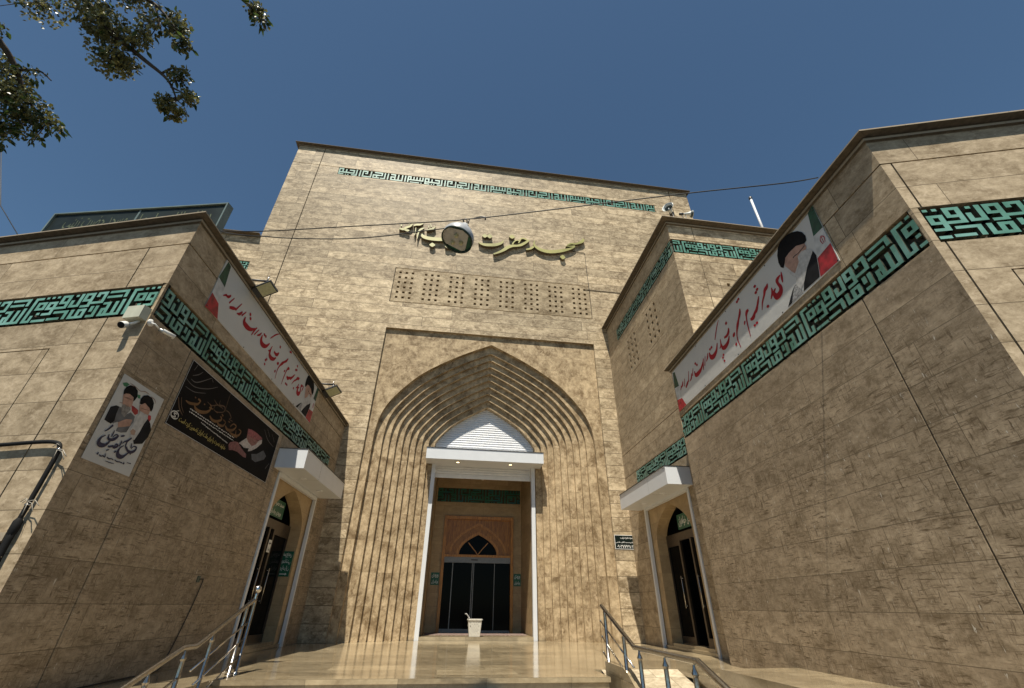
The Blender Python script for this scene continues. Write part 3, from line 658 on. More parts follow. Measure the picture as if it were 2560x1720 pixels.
def corner_post(parent, Fa, Fb, z0, z1):
    p = MB(); a, c, e = Fa.P(.04, 0, -.004), Fa.P(0, 0, -.004), Fb.P(.075, 0, -.004); i_ = Fa.P(.09, 0, -.09)
    p.prism([(a.x, a.y), (c.x, c.y), (e.x, e.y), (i_.x, i_.y)], z0, z1); p.build('corner_post', [M['wing']], parent)
corner_post(lw, LIN, LFR, 4.10, 4.62)
side_door(lw, LIN, 5.0, 7.67, 1); side_canopy(lw, LIN, 4.71, 7.86, 3.37, 3.79, .62)
b = MB(); b.box(LFR, .25, 1.29, 1.35, 1.43, 0, .05); b.build('window_sill', [M['cornice']], lw)
# ---- right wing
rw = thing('mosque_wing', (4.74, 2.65, 0), 'low travertine wing on the right with scuffed wall and one long banner', 'building', 'wings flanking the mosque entrance')
TR_ = 6.14
b = MB()
hr = [(0, TR_, 4.10, 4.62, .06, 2), (.948, .968, -.8, 4.10, .02, 2), (.948, .960, 4.62, 5.362, .015, 2), (0, TR_, 5.362, 5.382, .02, 2)]
b.wall(RIN, 0, TR_, 4.08, 5.80, hr, 0); b.wall(RIN, 0, TR_, -.8, 4.08, hr, 1)
hq = [(0, 7, 4.10, 4.62, .06, 2), (.105, .125, -.8, 4.10, .02, 2), (.105, .125, 4.62, 5.362, .02, 2), (0, 7, 5.362, 5.382, .02, 2), (.49, .505, -.8, 3.69, .015, 2), (.49, 7, 3.675, 3.69, .015, 2)]
b.wall(RFR, 0, 7, -.8, 5.80, hq, 0)
A, B_ = xy(RIN, 0), xy(RIN, TR_); D = xy(RFR, 7)
b.face([(*B_, -.8), (9, B_[1], -.8), (9, B_[1], 5.80), (*B_, 5.80)], 0); b.face([(*A, 5.80), (*D, 5.80), (14, 8.5, 5.80), (9, B_[1], 5.80), (*B_, 5.80)], 0)
b.build('wall', [M['wing'], M['worn'], M['dark']], rw)
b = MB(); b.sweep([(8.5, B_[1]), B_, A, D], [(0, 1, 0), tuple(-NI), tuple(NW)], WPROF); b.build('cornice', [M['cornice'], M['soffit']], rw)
b = MB(); kufic(b, RIN, .03, TR_, .285, .053, 4.567, .43, KUFI, 30.5, 11, -.06, .004, flip=-1); kufic(b, RFR, .085, 7, -.19, .053, 4.567, .43, KUFI, 30.5, 11, -.06, .004); b.build('kufic_lettering', [M['tile'], M['tileside']], rw)
corner_post(rw, RIN, RFR, 4.10, 4.62)
# ---- tower block beside the hall, with the women's entrance below
tw = thing('mosque_tower', (5.7, 8.25, 0), 'taller travertine block between the right wing and the main facade', 'building')
b = MB()
lat2 = []
for (ya, yb) in ((11.30, 12.38), (9.645, 10.70)):
    for r in range(5):
        for c in range(3):
            y = (ya + yb) / 2 + (c - 1) * .29; z = 8.73 - r * .246; lat2.append((y - .055, y + .055, z - .055, z + .055, .14, 2))
    lat2 += [(ya, yb, 8.91, 8.925, .012, 2), (ya, yb, 7.53, 7.545, .012, 2)]
hr = lat2 + [(8.248, 13.0, 9.31, 9.82, .06, 2), (13.0, 14, 9.81, 9.82, .015, 2), (13.0, 14, 9.40, 9.408, .012, 2), (8.248, 14, 5.25, 5.27, .02, 2), (8.7, 13.0, 4.05, 4.52, .06, 2), (13.0, 14, 4.51, 4.525, .015, 2), (9.98, 12.72, 0, 3.33, .07, None), (9.55, 9.565, 0, 4.05, .012, 2), (13.0, 13.012, 0, 4.05, .012, 2), (13.06, 13.07, 0, 4.05, .012, 2), (9.45, 9.462, 5.27, 9.31, .012, 2)]
b.wall(REC, 8.248, 14.0, -.8, 10.45, hr, 0)
b.wall(TWF, 0, 8, 4, 10.45, [(0, 8, 9.31, 9.83, .06, 2), (.745, .765, 4, 9.31, .02, 2), (.745, .765, 9.83, 10.40, .02, 2), (0, 8, 10.385, 10.40, .015, 2), (1.13, 1.145, 4, 8.515, .015, 2), (1.13, 2.4, 8.50, 8.515, .015, 2), (1.33, 1.42, 8.27, 8.37, .1, 2)], 3)
A = xy(REC, 8.248); b.face([(*A, 10.45), (13.6, 8.248, 10.45), (13.6, 14, 10.45), (5.72, 14, 10.45)], 0)
b.build('wall', [M['wing'], M['worn'], M['dark'], M['facade']], tw)
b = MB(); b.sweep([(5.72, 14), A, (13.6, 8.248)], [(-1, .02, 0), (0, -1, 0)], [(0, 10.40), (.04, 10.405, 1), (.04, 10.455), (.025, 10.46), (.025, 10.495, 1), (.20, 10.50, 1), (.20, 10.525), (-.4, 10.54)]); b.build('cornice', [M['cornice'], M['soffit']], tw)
b = MB(); kufic(b, REC, 8.30, 12.99, 8.15, .053, 9.775, .43, KUFI, 30.5, 11, -.06, .004, flip=-1); kufic(b, TWF, .05, 8, .325, .053, 9.775, .43, KUFI, 30.5, 11, -.06, .004); kufic(b, REC, 8.75, 12.99, 9.35, .047, 4.49, .40, KUFI, 30.5, 11, -.06, .004, flip=-1); b.build('kufic_lettering', [M['tile'], M['tileside']], tw)
side_door(tw, REC, 9.98, 12.72, -1); side_canopy(tw, REC, 9.74, 13.0, 3.34, 3.76, .62)

# traced lettering and printed shapes, metres on their own walls
ART = {"sign":[[[[5.087,15.327,0.025],[5.085,15.215,0.108],[4.981,15.088,0.119],[4.826,14.982,0.079],[4.677,14.925,0.079],[4.51,14.918,0.072],[4.359,14.819,0.054],[4.259,14.696,0.018]],[[4.266,14.702,0.018],[4.375,14.74,0.04],[4.521,14.76,0.051],[4.656,14.78,0.061],[4.513,14.637,0.079],[4.259,14.506,0.112],[3.946,14.382,0.144],[3.598,14.294,0.159],[3.295,14.286,0.152],[3.036,14.362,0.126],[2.858,14.497,0.094],[2.79,14.649,0.061],[2.835,14.873,0.018]],[[2.809,14.571,0.054],[2.737,14.453,0.079],[2.615,14.343,0.079],[2.435,14.272,0.061]],[[4.088,14.176,0.018],[4.071,14.042,0.199],[4.068,13.919,0.025]]],[[[2.577,14.885,0.022],[2.53,14.802,0.072],[2.377,14.644,0.101],[2.196,14.497,0.108],[2.017,14.426,0.094],[1.819,14.39,0.119],[1.622,14.282,0.137],[1.468,14.116,0.119],[1.257,13.943,0.087],[1.009,13.793,0.054]],[[2.52,14.8,0.036],[2.419,14.881,0.065],[2.298,14.918,0.065],[2.197,14.857,0.047],[2.147,14.719,0.04],[2.097,14.59,0.04]],[[2.136,14.704,0.025],[2.056,14.765,0.043],[1.956,14.718,0.043],[1.877,14.612,0.043],[1.828,14.484,0.054]],[[1.803,15.073,0.018],[1.804,14.941,0.217],[1.805,14.827,0.025]]],[[[1.422,14.673,0.018],[1.38,14.554,0.072],[1.264,14.444,0.108],[1.051,14.347,0.137],[0.837,14.303,0.137],[0.642,14.288,0.126],[0.466,14.316,0.09],[0.346,14.378,0.025]],[[0.587,14.942,0.017],[0.592,14.812,0.191],[0.597,14.708,0.024]],[[0.805,14.975,0.017],[0.811,14.818,0.191],[0.815,14.702,0.024]]],[[[-2.106,14.54,0.024],[-2.064,14.418,0.121],[-1.919,14.338,0.149],[-1.679,14.308,0.16],[-1.405,14.312,0.16],[-1.153,14.354,0.149],[-0.939,14.444,0.104],[-0.784,14.582,0.087],[-0.661,14.678,0.104],[-0.482,14.783,0.087],[-0.3,14.862,0.069],[-0.16,15.041,0.021]],[[-1.619,14.08,0.017],[-1.61,13.957,0.208],[-1.604,13.847,0.024]],[[-0.972,14.073,0.017],[-0.963,13.962,0.191],[-0.954,13.864,0.024]],[[-0.752,14.067,0.017],[-0.743,13.956,0.191],[-0.735,13.858,0.024]]],[[[-3.096,14.673,0.042],[-3.018,14.698,0.087],[-2.907,14.689,0.097],[-2.796,14.809,0.097],[-2.663,14.908,0.087],[-2.562,15.055,0.028]],[[-3.053,15.018,0.017],[-3.025,14.852,0.045]],[[-2.853,14.62,0.028],[-2.802,14.646,0.087],[-2.7,14.63,0.094],[-2.67,14.614,0.024]],[[-2.513,14.957,0.042],[-2.403,15.035,0.08],[-2.259,15.062,0.08],[-2.121,15.15,0.024]],[[-2.731,15.081,0.017],[-2.703,15.006,0.042]],[[-2.064,14.895,0.042],[-2.156,14.816,0.076],[-2.243,14.699,0.059],[-2.27,14.464,0.042],[-2.27,14.211,0.014]],[[-2.409,14.856,0.021],[-2.396,14.599,0.031],[-2.412,14.392,0.017]],[[-1.939,14.771,0.042],[-1.807,14.83,0.097],[-1.686,14.909,0.087],[-1.589,15.047,0.021]],[[-1.872,15.083,0.014],[-1.871,14.938,0.035]],[[-1.808,15.185,0.014],[-1.76,14.994,0.038]]]],"banner":[[[4.163,0.579,3],[4.138,0.505,9],[4.116,0.431,4]],[[4.122,0.551,5],[4.033,0.532,14],[4.022,0.478,10],[4.044,0.397,14],[4.003,0.338,20],[3.908,0.332,20],[3.876,0.413,12],[3.94,0.45,5]],[[3.867,0.509,4],[3.845,0.432,10],[3.774,0.376,4]],[[3.819,0.617,4],[3.776,0.582,14],[3.716,0.565,14],[3.662,0.51,9],[3.577,0.446,7],[3.512,0.351,3]],[[3.67,0.345,5],[3.658,0.322,14],[3.649,0.304,5]],[[3.545,0.782,4],[3.534,0.76,15],[3.524,0.738,4]],[[3.573,0.708,4],[3.563,0.687,15],[3.552,0.665,4]],[[3.52,0.684,4],[3.509,0.662,15],[3.498,0.641,4]],[[3.544,0.577,4],[3.486,0.515,10],[3.449,0.478,10],[3.387,0.427,14],[3.322,0.408,12],[3.257,0.372,16],[3.175,0.381,8]],[[3.243,0.269,4],[3.233,0.25,14],[3.224,0.231,4]],[[3.31,0.274,4],[3.301,0.255,14],[3.291,0.236,4]],[[3.206,0.541,8],[3.144,0.535,14],[3.096,0.468,7],[3.065,0.326,6],[3.05,0.157,3]],[[3.035,0.445,5],[3.013,0.42,9],[2.986,0.396,3]],[[3.001,0.846,4],[2.991,0.826,14],[2.981,0.805,4]],[[3.056,0.861,4],[3.046,0.841,14],[3.036,0.82,4]],[[3.006,0.686,6],[2.961,0.615,12],[2.882,0.551,10],[2.817,0.493,14],[2.742,0.407,8],[2.7,0.299,5],[2.724,0.136,3]],[[2.642,0.268,4],[2.623,0.241,12],[2.613,0.22,4]],[[2.679,0.431,6],[2.635,0.408,14],[2.595,0.393,5]],[[2.535,0.718,4],[2.517,0.695,14],[2.5,0.67,4]],[[2.545,0.588,6],[2.505,0.528,14],[2.435,0.502,12],[2.336,0.512,8]],[[2.496,0.463,5],[2.416,0.393,14],[2.293,0.364,18],[2.206,0.393,14],[2.198,0.474,5]],[[2.319,0.872,3],[2.206,0.794,6],[2.091,0.685,6],[2.038,0.628,4]],[[2.208,0.557,4],[2.176,0.453,8],[2.112,0.421,4]],[[2.081,0.547,5],[1.987,0.443,14],[1.854,0.402,20],[1.753,0.435,18],[1.733,0.531,6]],[[1.87,0.596,4],[1.859,0.573,14],[1.848,0.551,4]],[[1.803,0.592,4],[1.792,0.569,14],[1.78,0.547,4]],[[2.142,0.26,4],[2.133,0.242,12],[2.124,0.222,4]],[[2.162,0.191,4],[2.152,0.172,12],[2.143,0.153,4]],[[2.182,0.293,4],[2.172,0.273,12],[2.163,0.255,4]],[[1.682,0.549,4],[1.637,0.484,9],[1.56,0.436,4]],[[1.564,0.544,4],[1.466,0.396,6]],[[1.478,0.537,5],[1.425,0.455,8],[1.387,0.347,4]],[[1.446,0.499,5],[1.305,0.409,14],[1.147,0.382,20],[1.038,0.401,16],[1.025,0.484,5]],[[1.191,0.568,4],[1.18,0.544,14],[1.168,0.52,4]],[[1.141,0.619,4],[1.129,0.595,14],[1.118,0.57,4]],[[0.992,0.558,4],[0.905,0.439,7]],[[0.887,0.499,6],[0.838,0.428,10],[0.758,0.392,4]],[[0.788,0.589,4],[0.687,0.408,7]],[[0.691,0.433,6],[0.62,0.402,12],[0.518,0.356,9]],[[0.545,0.538,4],[0.465,0.401,6]],[[0.438,0.52,6],[0.384,0.46,10],[0.293,0.445,4]],[[0.336,0.464,8],[0.256,0.403,4]]],"bpoly":{"turban":[[4.342,0.738],[4.283,0.662],[4.236,0.622],[4.194,0.679],[4.187,0.782],[4.216,0.902],[4.292,1.013],[4.375,1.049],[4.497,1.044],[4.623,0.997],[4.727,0.917],[4.788,0.832],[4.813,0.736],[4.793,0.663],[4.745,0.65],[4.6,0.739],[4.444,0.754]],"face":[[4.294,0.685],[4.342,0.738],[4.444,0.754],[4.6,0.739],[4.745,0.65],[4.753,0.581],[4.726,0.546],[4.647,0.591],[4.551,0.573],[4.531,0.486],[4.39,0.383],[4.346,0.467],[4.308,0.561],[4.28,0.618]],"beard":[[4.726,0.546],[4.788,0.507],[4.813,0.441],[4.729,0.379],[4.618,0.302],[4.467,0.14],[4.378,0.098],[4.334,0.22],[4.383,0.313],[4.39,0.383],[4.531,0.486],[4.551,0.573],[4.647,0.591]],"beardb":[[4.346,0.467],[4.39,0.383],[4.383,0.313],[4.339,0.366],[4.301,0.474],[4.252,0.564],[4.235,0.604],[4.308,0.561]],"robe":[[4.813,0.441],[4.832,0.341],[4.797,0.2],[4.738,0.026],[4.56,0.03],[4.403,0.035],[4.467,0.14],[4.618,0.302],[4.729,0.379]],"robeb":[[4.312,0.233],[4.246,0.173],[4.135,0.026],[4.034,0.022],[4.136,0.113],[4.228,0.188]],"scarf":[[4.334,0.22],[4.378,0.098],[4.403,0.035],[4.135,0.026],[4.246,0.173],[4.312,0.233]],"g1":[[4.995,1.003],[5.109,1.034],[5.1,0.607],[4.917,0.616]],"w1":[[4.917,0.616],[5.1,0.607],[5.098,0.315],[4.828,0.286]],"r1":[[4.828,0.286],[5.098,0.315],[5.087,0.006],[4.748,0.017]],"g2":[[0.046,0.958],[0.148,0.938],[0.216,0.542],[-0.008,0.578]],"w2":[[-0.008,0.578],[0.216,0.542],[0.24,0.222],[0.005,0.273]],"r2":[[0.005,0.273],[0.24,0.222],[0.367,-0.003],[-0.015,-0.015]]},"bgl":[[[4.451,0.673,5],[4.468,0.62,6],[4.513,0.624,5],[4.587,0.608,4],[4.73,0.618,4]],[[4.332,0.587,6],[4.398,0.591,9],[4.403,0.494,8]],[[4.385,0.494,8],[4.449,0.499,5]]],"bem":[5.02,0.452],"wp":[[[0.612,2.506,10],[0.649,2.472,22],[0.713,2.465,30],[0.764,2.499,26],[0.771,2.543,16],[0.72,2.543,12],[0.693,2.504,10]],[[0.664,2.569,6],[0.677,2.536,14],[0.682,2.51,8]],[[0.625,2.621,18],[0.603,2.586,16],[0.584,2.547,14],[0.596,2.501,16],[0.638,2.469,10]],[[0.622,2.615,14],[0.584,2.575,16],[0.534,2.535,12],[0.528,2.515,8]],[[0.562,2.503,10],[0.523,2.459,18],[0.52,2.409,32],[0.55,2.375,42],[0.602,2.372,40],[0.646,2.401,24],[0.7,2.474,10]],[[0.322,2.615,6],[0.327,2.581,14],[0.321,2.53,10]],[[0.197,2.556,8],[0.233,2.596,16],[0.268,2.658,20]],[[0.277,2.55,10],[0.292,2.511,16],[0.331,2.498,22]],[[0.237,2.523,10],[0.196,2.482,18],[0.189,2.433,34],[0.214,2.407,42],[0.264,2.409,40],[0.312,2.439,26],[0.35,2.522,10]],[[0.273,2.504,10],[0.325,2.498,24],[0.379,2.523,30],[0.414,2.571,18],[0.373,2.577,12],[0.346,2.536,10]],[[0.497,2.545,8],[0.505,2.512,18],[0.495,2.473,14]],[[0.394,2.449,14],[0.436,2.441,28],[0.479,2.468,18],[0.449,2.484,14],[0.429,2.46,10]],[[0.34,2.425,10],[0.368,2.427,20],[0.402,2.447,14]],[[0.466,2.406,8],[0.477,2.399,28],[0.488,2.392,8]],[[0.454,2.585,14],[0.493,2.603,18],[0.505,2.6,8]],[[0.346,2.373,14],[0.382,2.397,10]],[[0.718,2.448,14],[0.724,2.436,10]],[[0.284,2.305,8],[0.312,2.297,12],[0.339,2.308,10],[0.371,2.304,12],[0.361,2.343,6]],[[0.4,2.312,8],[0.441,2.303,12],[0.482,2.313,10],[0.511,2.306,10]],[[0.529,2.316,8],[0.572,2.307,12],[0.616,2.315,10],[0.661,2.314,10]],[[0.246,2.312,20],[0.264,2.309,24]],[[0.674,2.323,22],[0.695,2.311,18]],[[0.729,2.338,6],[0.803,2.345,8]],[[0.407,2.268,5],[0.478,2.267,7],[0.546,2.273,5]]],"wpp":{"robe1":[[0.112,2.831],[0.178,2.876],[0.284,2.885],[0.38,2.84],[0.426,2.887],[0.521,2.867],[0.542,2.799],[0.52,2.733],[0.509,2.655],[0.429,2.622],[0.347,2.615],[0.346,2.669],[0.253,2.679],[0.183,2.661],[0.117,2.671]],"robe1d":[[0.112,2.831],[0.178,2.876],[0.226,2.879],[0.237,2.791],[0.258,2.708],[0.23,2.661],[0.117,2.671]],"tur1":[[0.196,3.027],[0.173,3.074],[0.182,3.125],[0.23,3.17],[0.301,3.184],[0.374,3.158],[0.411,3.095],[0.4,3.041],[0.385,3.015],[0.359,3.062],[0.284,3.072],[0.23,3.057]],"face1":[[0.196,3.027],[0.23,3.057],[0.284,3.072],[0.361,3.063],[0.385,3.015],[0.395,2.97],[0.385,2.927],[0.334,2.925],[0.279,2.93],[0.267,2.906],[0.229,2.956]],"beard1":[[0.254,2.91],[0.276,2.934],[0.334,2.935],[0.385,2.937],[0.406,2.917],[0.39,2.863],[0.37,2.798],[0.305,2.819],[0.265,2.868]],"eye1":[[0.223,3.011],[0.271,3.025],[0.354,3.03],[0.356,3.017],[0.278,3.006],[0.233,3.0]],"hand1":[[0.316,2.712],[0.371,2.761],[0.414,2.792],[0.495,2.817],[0.508,2.805],[0.504,2.775],[0.515,2.741],[0.448,2.705],[0.351,2.662]],"cuff":[[0.263,2.683],[0.312,2.718],[0.353,2.662],[0.288,2.638]],"tur2":[[0.496,3.033],[0.474,3.094],[0.494,3.148],[0.557,3.182],[0.647,3.181],[0.715,3.138],[0.742,3.067],[0.736,3.022],[0.712,3.024],[0.678,3.051],[0.572,3.076],[0.528,3.037]],"face2":[[0.506,3.018],[0.527,3.039],[0.571,3.078],[0.681,3.052],[0.712,3.024],[0.716,2.965],[0.642,2.955],[0.582,2.96],[0.554,2.959],[0.559,2.922]],"beard2":[[0.554,2.919],[0.582,2.96],[0.642,2.955],[0.716,2.965],[0.726,2.919],[0.712,2.834],[0.704,2.724],[0.679,2.611],[0.582,2.625],[0.541,2.703],[0.552,2.783]],"robe2":[[0.738,2.923],[0.817,2.884],[0.879,2.817],[0.881,2.719],[0.836,2.616],[0.702,2.568],[0.668,2.608],[0.704,2.724],[0.712,2.834]],"hand2":[[0.551,2.688],[0.578,2.727],[0.638,2.72],[0.647,2.666],[0.588,2.655]],"red1":[[0.387,2.967],[0.429,2.97],[0.525,2.957],[0.543,2.915],[0.511,2.883],[0.432,2.908]],"red2":[[0.717,2.97],[0.767,2.977],[0.796,2.936],[0.785,2.887],[0.732,2.931]],"grn":[[0.105,3.143],[0.16,3.175],[0.215,3.172],[0.182,3.125],[0.142,3.118]],"grn2":[[0.4,3.12],[0.448,3.132],[0.469,3.091],[0.426,3.082]]},"wpe":[[[0.557,2.995,6],[0.602,3.003,9],[0.646,3.012,6],[0.718,3.026,5]],[[0.205,3.187,4],[0.301,3.184,8],[0.405,3.173,6],[0.486,3.2,8],[0.574,3.2,5]],[[0.613,3.186,4],[0.693,3.181,8],[0.75,3.143,4]],[[0.294,2.927,6],[0.331,2.929,10],[0.349,2.941,6]],[[0.196,2.922,4],[0.239,2.932,8]]],"bkg":[[[1.269,3.42,8],[1.366,3.421,22],[1.485,3.455,24],[1.558,3.489,20],[1.589,3.559,12]],[[1.485,3.448,12],[1.543,3.408,24],[1.669,3.405,30],[1.832,3.466,28],[1.901,3.558,14],[1.838,3.607,8]],[[1.431,3.547,14],[1.463,3.546,10]],[[1.516,3.555,16],[1.576,3.553,14]],[[1.692,3.544,14],[1.725,3.549,10]],[[1.94,3.446,12],[2.031,3.415,24],[2.158,3.434,26],[2.277,3.51,20],[2.219,3.55,10]],[[2.181,3.442,14],[2.261,3.411,24],[2.386,3.443,20],[2.41,3.515,12],[2.324,3.529,10]],[[2.446,3.465,14],[2.547,3.432,26],[2.703,3.481,26],[2.77,3.57,14],[2.664,3.579,12],[2.59,3.503,14]],[[2.581,3.429,10],[2.755,3.411,26],[2.923,3.454,24],[2.976,3.547,14],[2.879,3.561,10]],[[2.803,3.517,8],[2.857,3.406,16]],[[2.231,3.594,10],[2.288,3.577,18]],[[2.063,3.564,12],[2.116,3.571,10]],[[1.85,3.552,14],[1.951,3.564,10]],[[2.826,3.404,14],[2.915,3.418,10]],[[2.486,3.56,12],[2.546,3.564,10]]],"bkb":[[[1.755,3.609,5],[1.895,3.604,8],[2.018,3.666,9],[2.184,3.721,12],[2.255,3.715,12],[2.256,3.643,9],[2.087,3.571,8],[1.973,3.58,6],[1.986,3.671,5]],[[1.901,3.711,5],[2.008,3.68,7],[2.154,3.68,6]],[[2.062,3.767,5],[2.074,3.709,7],[2.218,3.675,5]],[[2.313,3.691,8],[2.419,3.694,10],[2.528,3.641,9],[2.488,3.6,5],[2.611,3.608,6]],[[2.258,4.001,4],[2.266,3.84,6],[2.295,3.659,4]],[[1.1,3.398,8],[1.201,3.278,12],[1.333,3.21,5]],[[1.159,3.424,6],[1.23,3.318,8],[1.331,3.25,4]]],"bkf":[[[1.188,3.737,4],[1.343,3.755,12],[1.63,3.971,5]],[[1.078,3.696,4],[1.328,3.674,8],[1.632,3.781,8],[1.862,3.921,4]],[[1.141,3.591,4],[1.375,3.608,8],[1.633,3.705,4]],[[1.192,3.797,5],[1.309,3.872,10],[1.377,3.953,4]],[[1.172,3.876,5],[1.192,3.932,8],[1.204,3.984,4]],[[1.628,3.973,3],[1.701,3.93,8]],[[3.787,3.893,4],[4.04,3.76,8],[4.375,3.711,4]],[[3.896,3.952,4],[4.096,3.835,6]],[[4.305,3.231,12],[4.403,3.367,5]],[[4.171,3.918,4],[4.349,3.807,6]]],"bkw":[[[1.432,3.36,5],[1.448,3.358,9],[1.462,3.358,5]],[[1.47,3.364,5],[1.497,3.357,9],[1.52,3.356,5]],[[1.528,3.356,5],[1.54,3.361,9],[1.551,3.365,5]],[[1.565,3.36,5],[1.589,3.364,9],[1.618,3.363,5]],[[1.631,3.362,5],[1.655,3.36,9],[1.677,3.363,5]],[[1.695,3.36,5],[1.718,3.362,9],[1.741,3.365,5]],[[1.753,3.36,5],[1.767,3.364,9],[1.781,3.367,5]],[[1.793,3.362,5],[1.82,3.36,9],[1.842,3.366,5]],[[1.86,3.365,5],[1.883,3.361,9],[1.899,3.365,5]],[[1.913,3.369,5],[1.944,3.368,9],[1.979,3.363,5]],[[1.987,3.365,5],[2.018,3.369,9],[2.052,3.368,5]],[[2.065,3.369,5],[2.089,3.367,9],[2.112,3.367,5]],[[2.125,3.366,5],[2.152,3.364,9],[2.173,3.37,5]],[[2.194,3.367,5],[2.223,3.373,9],[2.256,3.371,5]],[[2.281,3.366,5],[2.311,3.37,9],[2.341,3.375,5]],[[2.367,3.368,5],[2.395,3.371,9],[2.422,3.375,5]],[[2.438,3.369,5],[2.458,3.368,9],[2.471,3.376,5]],[[2.483,3.374,5],[2.495,3.376,9],[2.512,3.372,5]],[[2.533,3.37,5],[2.547,3.378,9],[2.567,3.378,5]],[[2.59,3.372,5],[2.616,3.376,9],[2.644,3.377,5]],[[2.656,3.375,5],[2.696,3.37,9],[2.729,3.376,5]],[[2.753,3.375,5],[2.769,3.381,9],[2.793,3.378,5]],[[2.806,3.376,5],[2.814,3.381,9],[2.828,3.378,5]],[[1.439,3.319,5],[1.452,3.313,9],[1.461,3.316,5]],[[1.475,3.318,5],[1.503,3.318,9],[1.531,3.318,5]],[[1.542,3.318,5],[1.565,3.317,9],[1.587,3.319,5]],[[1.6,3.319,5],[1.631,3.317,9],[1.66,3.319,5]],[[1.676,3.315,5],[1.687,3.32,9],[1.699,3.324,5]],[[1.712,3.321,5],[1.735,3.32,9],[1.757,3.32,5]],[[1.765,3.319,5],[1.771,3.325,9],[1.783,3.322,5]],[[1.799,3.319,5],[1.821,3.323,9],[1.845,3.323,5]],[[1.856,3.326,5],[1.882,3.326,9],[1.915,3.318,5]],[[1.926,3.325,5],[1.953,3.323,9],[1.981,3.321,5]],[[1.997,3.324,5],[2.021,3.325,9],[2.048,3.322,5]],[[2.058,3.326,5],[2.077,3.325,9],[2.099,3.322,5]],[[2.113,3.324,5],[2.144,3.323,9],[2.172,3.326,5]],[[2.183,3.322,5],[2.197,3.328,9],[2.216,3.329,5]],[[2.23,3.324,5],[2.242,3.33,9],[2.259,3.328,5]],[[2.276,3.323,5],[2.293,3.327,9],[2.31,3.33,5]],[[2.324,3.328,5],[2.359,3.326,9],[2.393,3.326,5]],[[2.401,3.33,5],[2.435,3.332,9],[2.474,3.326,5]],[[2.489,3.326,5],[2.515,3.326,9],[2.536,3.332,5]],[[2.552,3.326,5],[2.568,3.328,9],[2.581,3.333,5]],[[2.594,3.334,5],[2.629,3.332,9],[2.667,3.327,5]],[[2.677,3.332,5],[2.712,3.332,9],[2.749,3.33,5]],[[2.764,3.327,5],[2.782,3.335,9],[2.806,3.336,5]],[[2.827,3.328,5],[2.835,3.327,9],[2.835,3.336,5]],[[1.801,3.274,5],[1.809,3.279,9],[1.82,3.28,5]],[[1.835,3.274,5],[1.85,3.275,9],[1.866,3.276,5]],[[1.876,3.276,5],[1.885,3.277,9],[1.9,3.27,5]],[[1.907,3.27,5],[1.917,3.276,9],[1.933,3.274,5]],[[1.945,3.267,5],[1.964,3.266,9],[1.978,3.273,5]],[[1.987,3.273,5],[2.012,3.265,9],[2.033,3.262,5]],[[2.04,3.265,5],[2.048,3.266,9],[2.056,3.267,5]],[[2.065,3.264,5],[2.076,3.266,9],[2.089,3.265,5]],[[2.101,3.264,5],[2.113,3.26,9],[2.122,3.262,5]],[[2.133,3.262,5],[2.147,3.258,9],[2.157,3.261,5]],[[2.166,3.257,5],[2.175,3.257,9],[2.179,3.264,5]],[[2.194,3.258,5],[2.215,3.255,9],[2.231,3.259,5]],[[2.236,3.259,5],[2.245,3.256,9],[2.254,3.254,5]],[[2.261,3.253,5],[2.27,3.26,9],[2.284,3.257,5]],[[2.293,3.258,5],[2.3,3.258,9],[2.313,3.25,5]],[[2.314,3.257,5],[2.339,3.252,9],[2.365,3.247,5]],[[2.373,3.252,5],[2.387,3.249,9],[2.399,3.248,5]],[[2.403,3.252,5],[2.421,3.25,9],[2.441,3.245,5]],[[2.449,3.245,5],[2.455,3.248,9],[2.464,3.249,5]],[[2.474,3.247,5],[2.484,3.245,9],[2.493,3.244,5]],[[2.501,3.242,5],[2.52,3.243,9],[2.537,3.246,5]],[[2.548,3.243,5],[2.564,3.24,9],[2.577,3.241,5]],[[2.585,3.241,5],[2.598,3.243,9],[2.615,3.239,5]],[[2.623,3.243,5],[2.642,3.239,9],[2.662,3.233,5]],[[2.673,3.233,5],[2.679,3.238,9],[2.687,3.24,5]]],"bke":[1.177,3.154],"bkl":[1.302,3.154,2.664,3.166],"bkp":{"tur":[[3.177,3.679],[3.312,3.711],[3.539,3.722],[3.806,3.707],[3.759,3.646],[3.554,3.595],[3.373,3.576],[3.219,3.582]],"face":[[3.219,3.582],[3.373,3.576],[3.554,3.595],[3.699,3.617],[3.617,3.511],[3.506,3.449],[3.339,3.471],[3.229,3.518]],"beard":[[3.695,3.621],[3.815,3.683],[3.847,3.613],[3.691,3.465],[3.531,3.363],[3.429,3.323],[3.424,3.38],[3.506,3.449],[3.617,3.511]],"scarf":[[3.229,3.518],[3.339,3.471],[3.506,3.449],[3.424,3.38],[3.256,3.335],[3.135,3.353],[3.032,3.352]],"hand":[[2.732,3.222],[2.756,3.276],[2.877,3.333],[2.995,3.356],[3.174,3.3],[3.404,3.257],[3.429,3.198],[3.33,3.185],[3.073,3.204],[2.918,3.187],[2.8,3.15]],"robe":[[3.583,3.319],[3.792,3.383],[4.002,3.519],[4.18,3.456],[4.135,3.371],[3.826,3.229],[3.666,3.234]]},"cabA":[[-4.163,5.775,6.121],[-3.346,5.555,6.011],[-2.001,5.194,5.943],[-0.412,4.767,5.863],[-0.111,4.687,5.867],[0.34,4.565,5.869],[2.131,4.084,5.949],[3.173,3.804,5.993],[4.328,3.494,6.017],[4.79,3.37,6.066]],"cabB":[[-4.098,5.757,6.094],[-3.731,5.659,5.977],[-3.304,5.544,5.89],[-2.804,5.41,5.788],[-1.944,5.179,5.676],[-1.319,5.011,5.66],[-0.835,4.881,5.686],[-0.398,4.764,5.71]]}

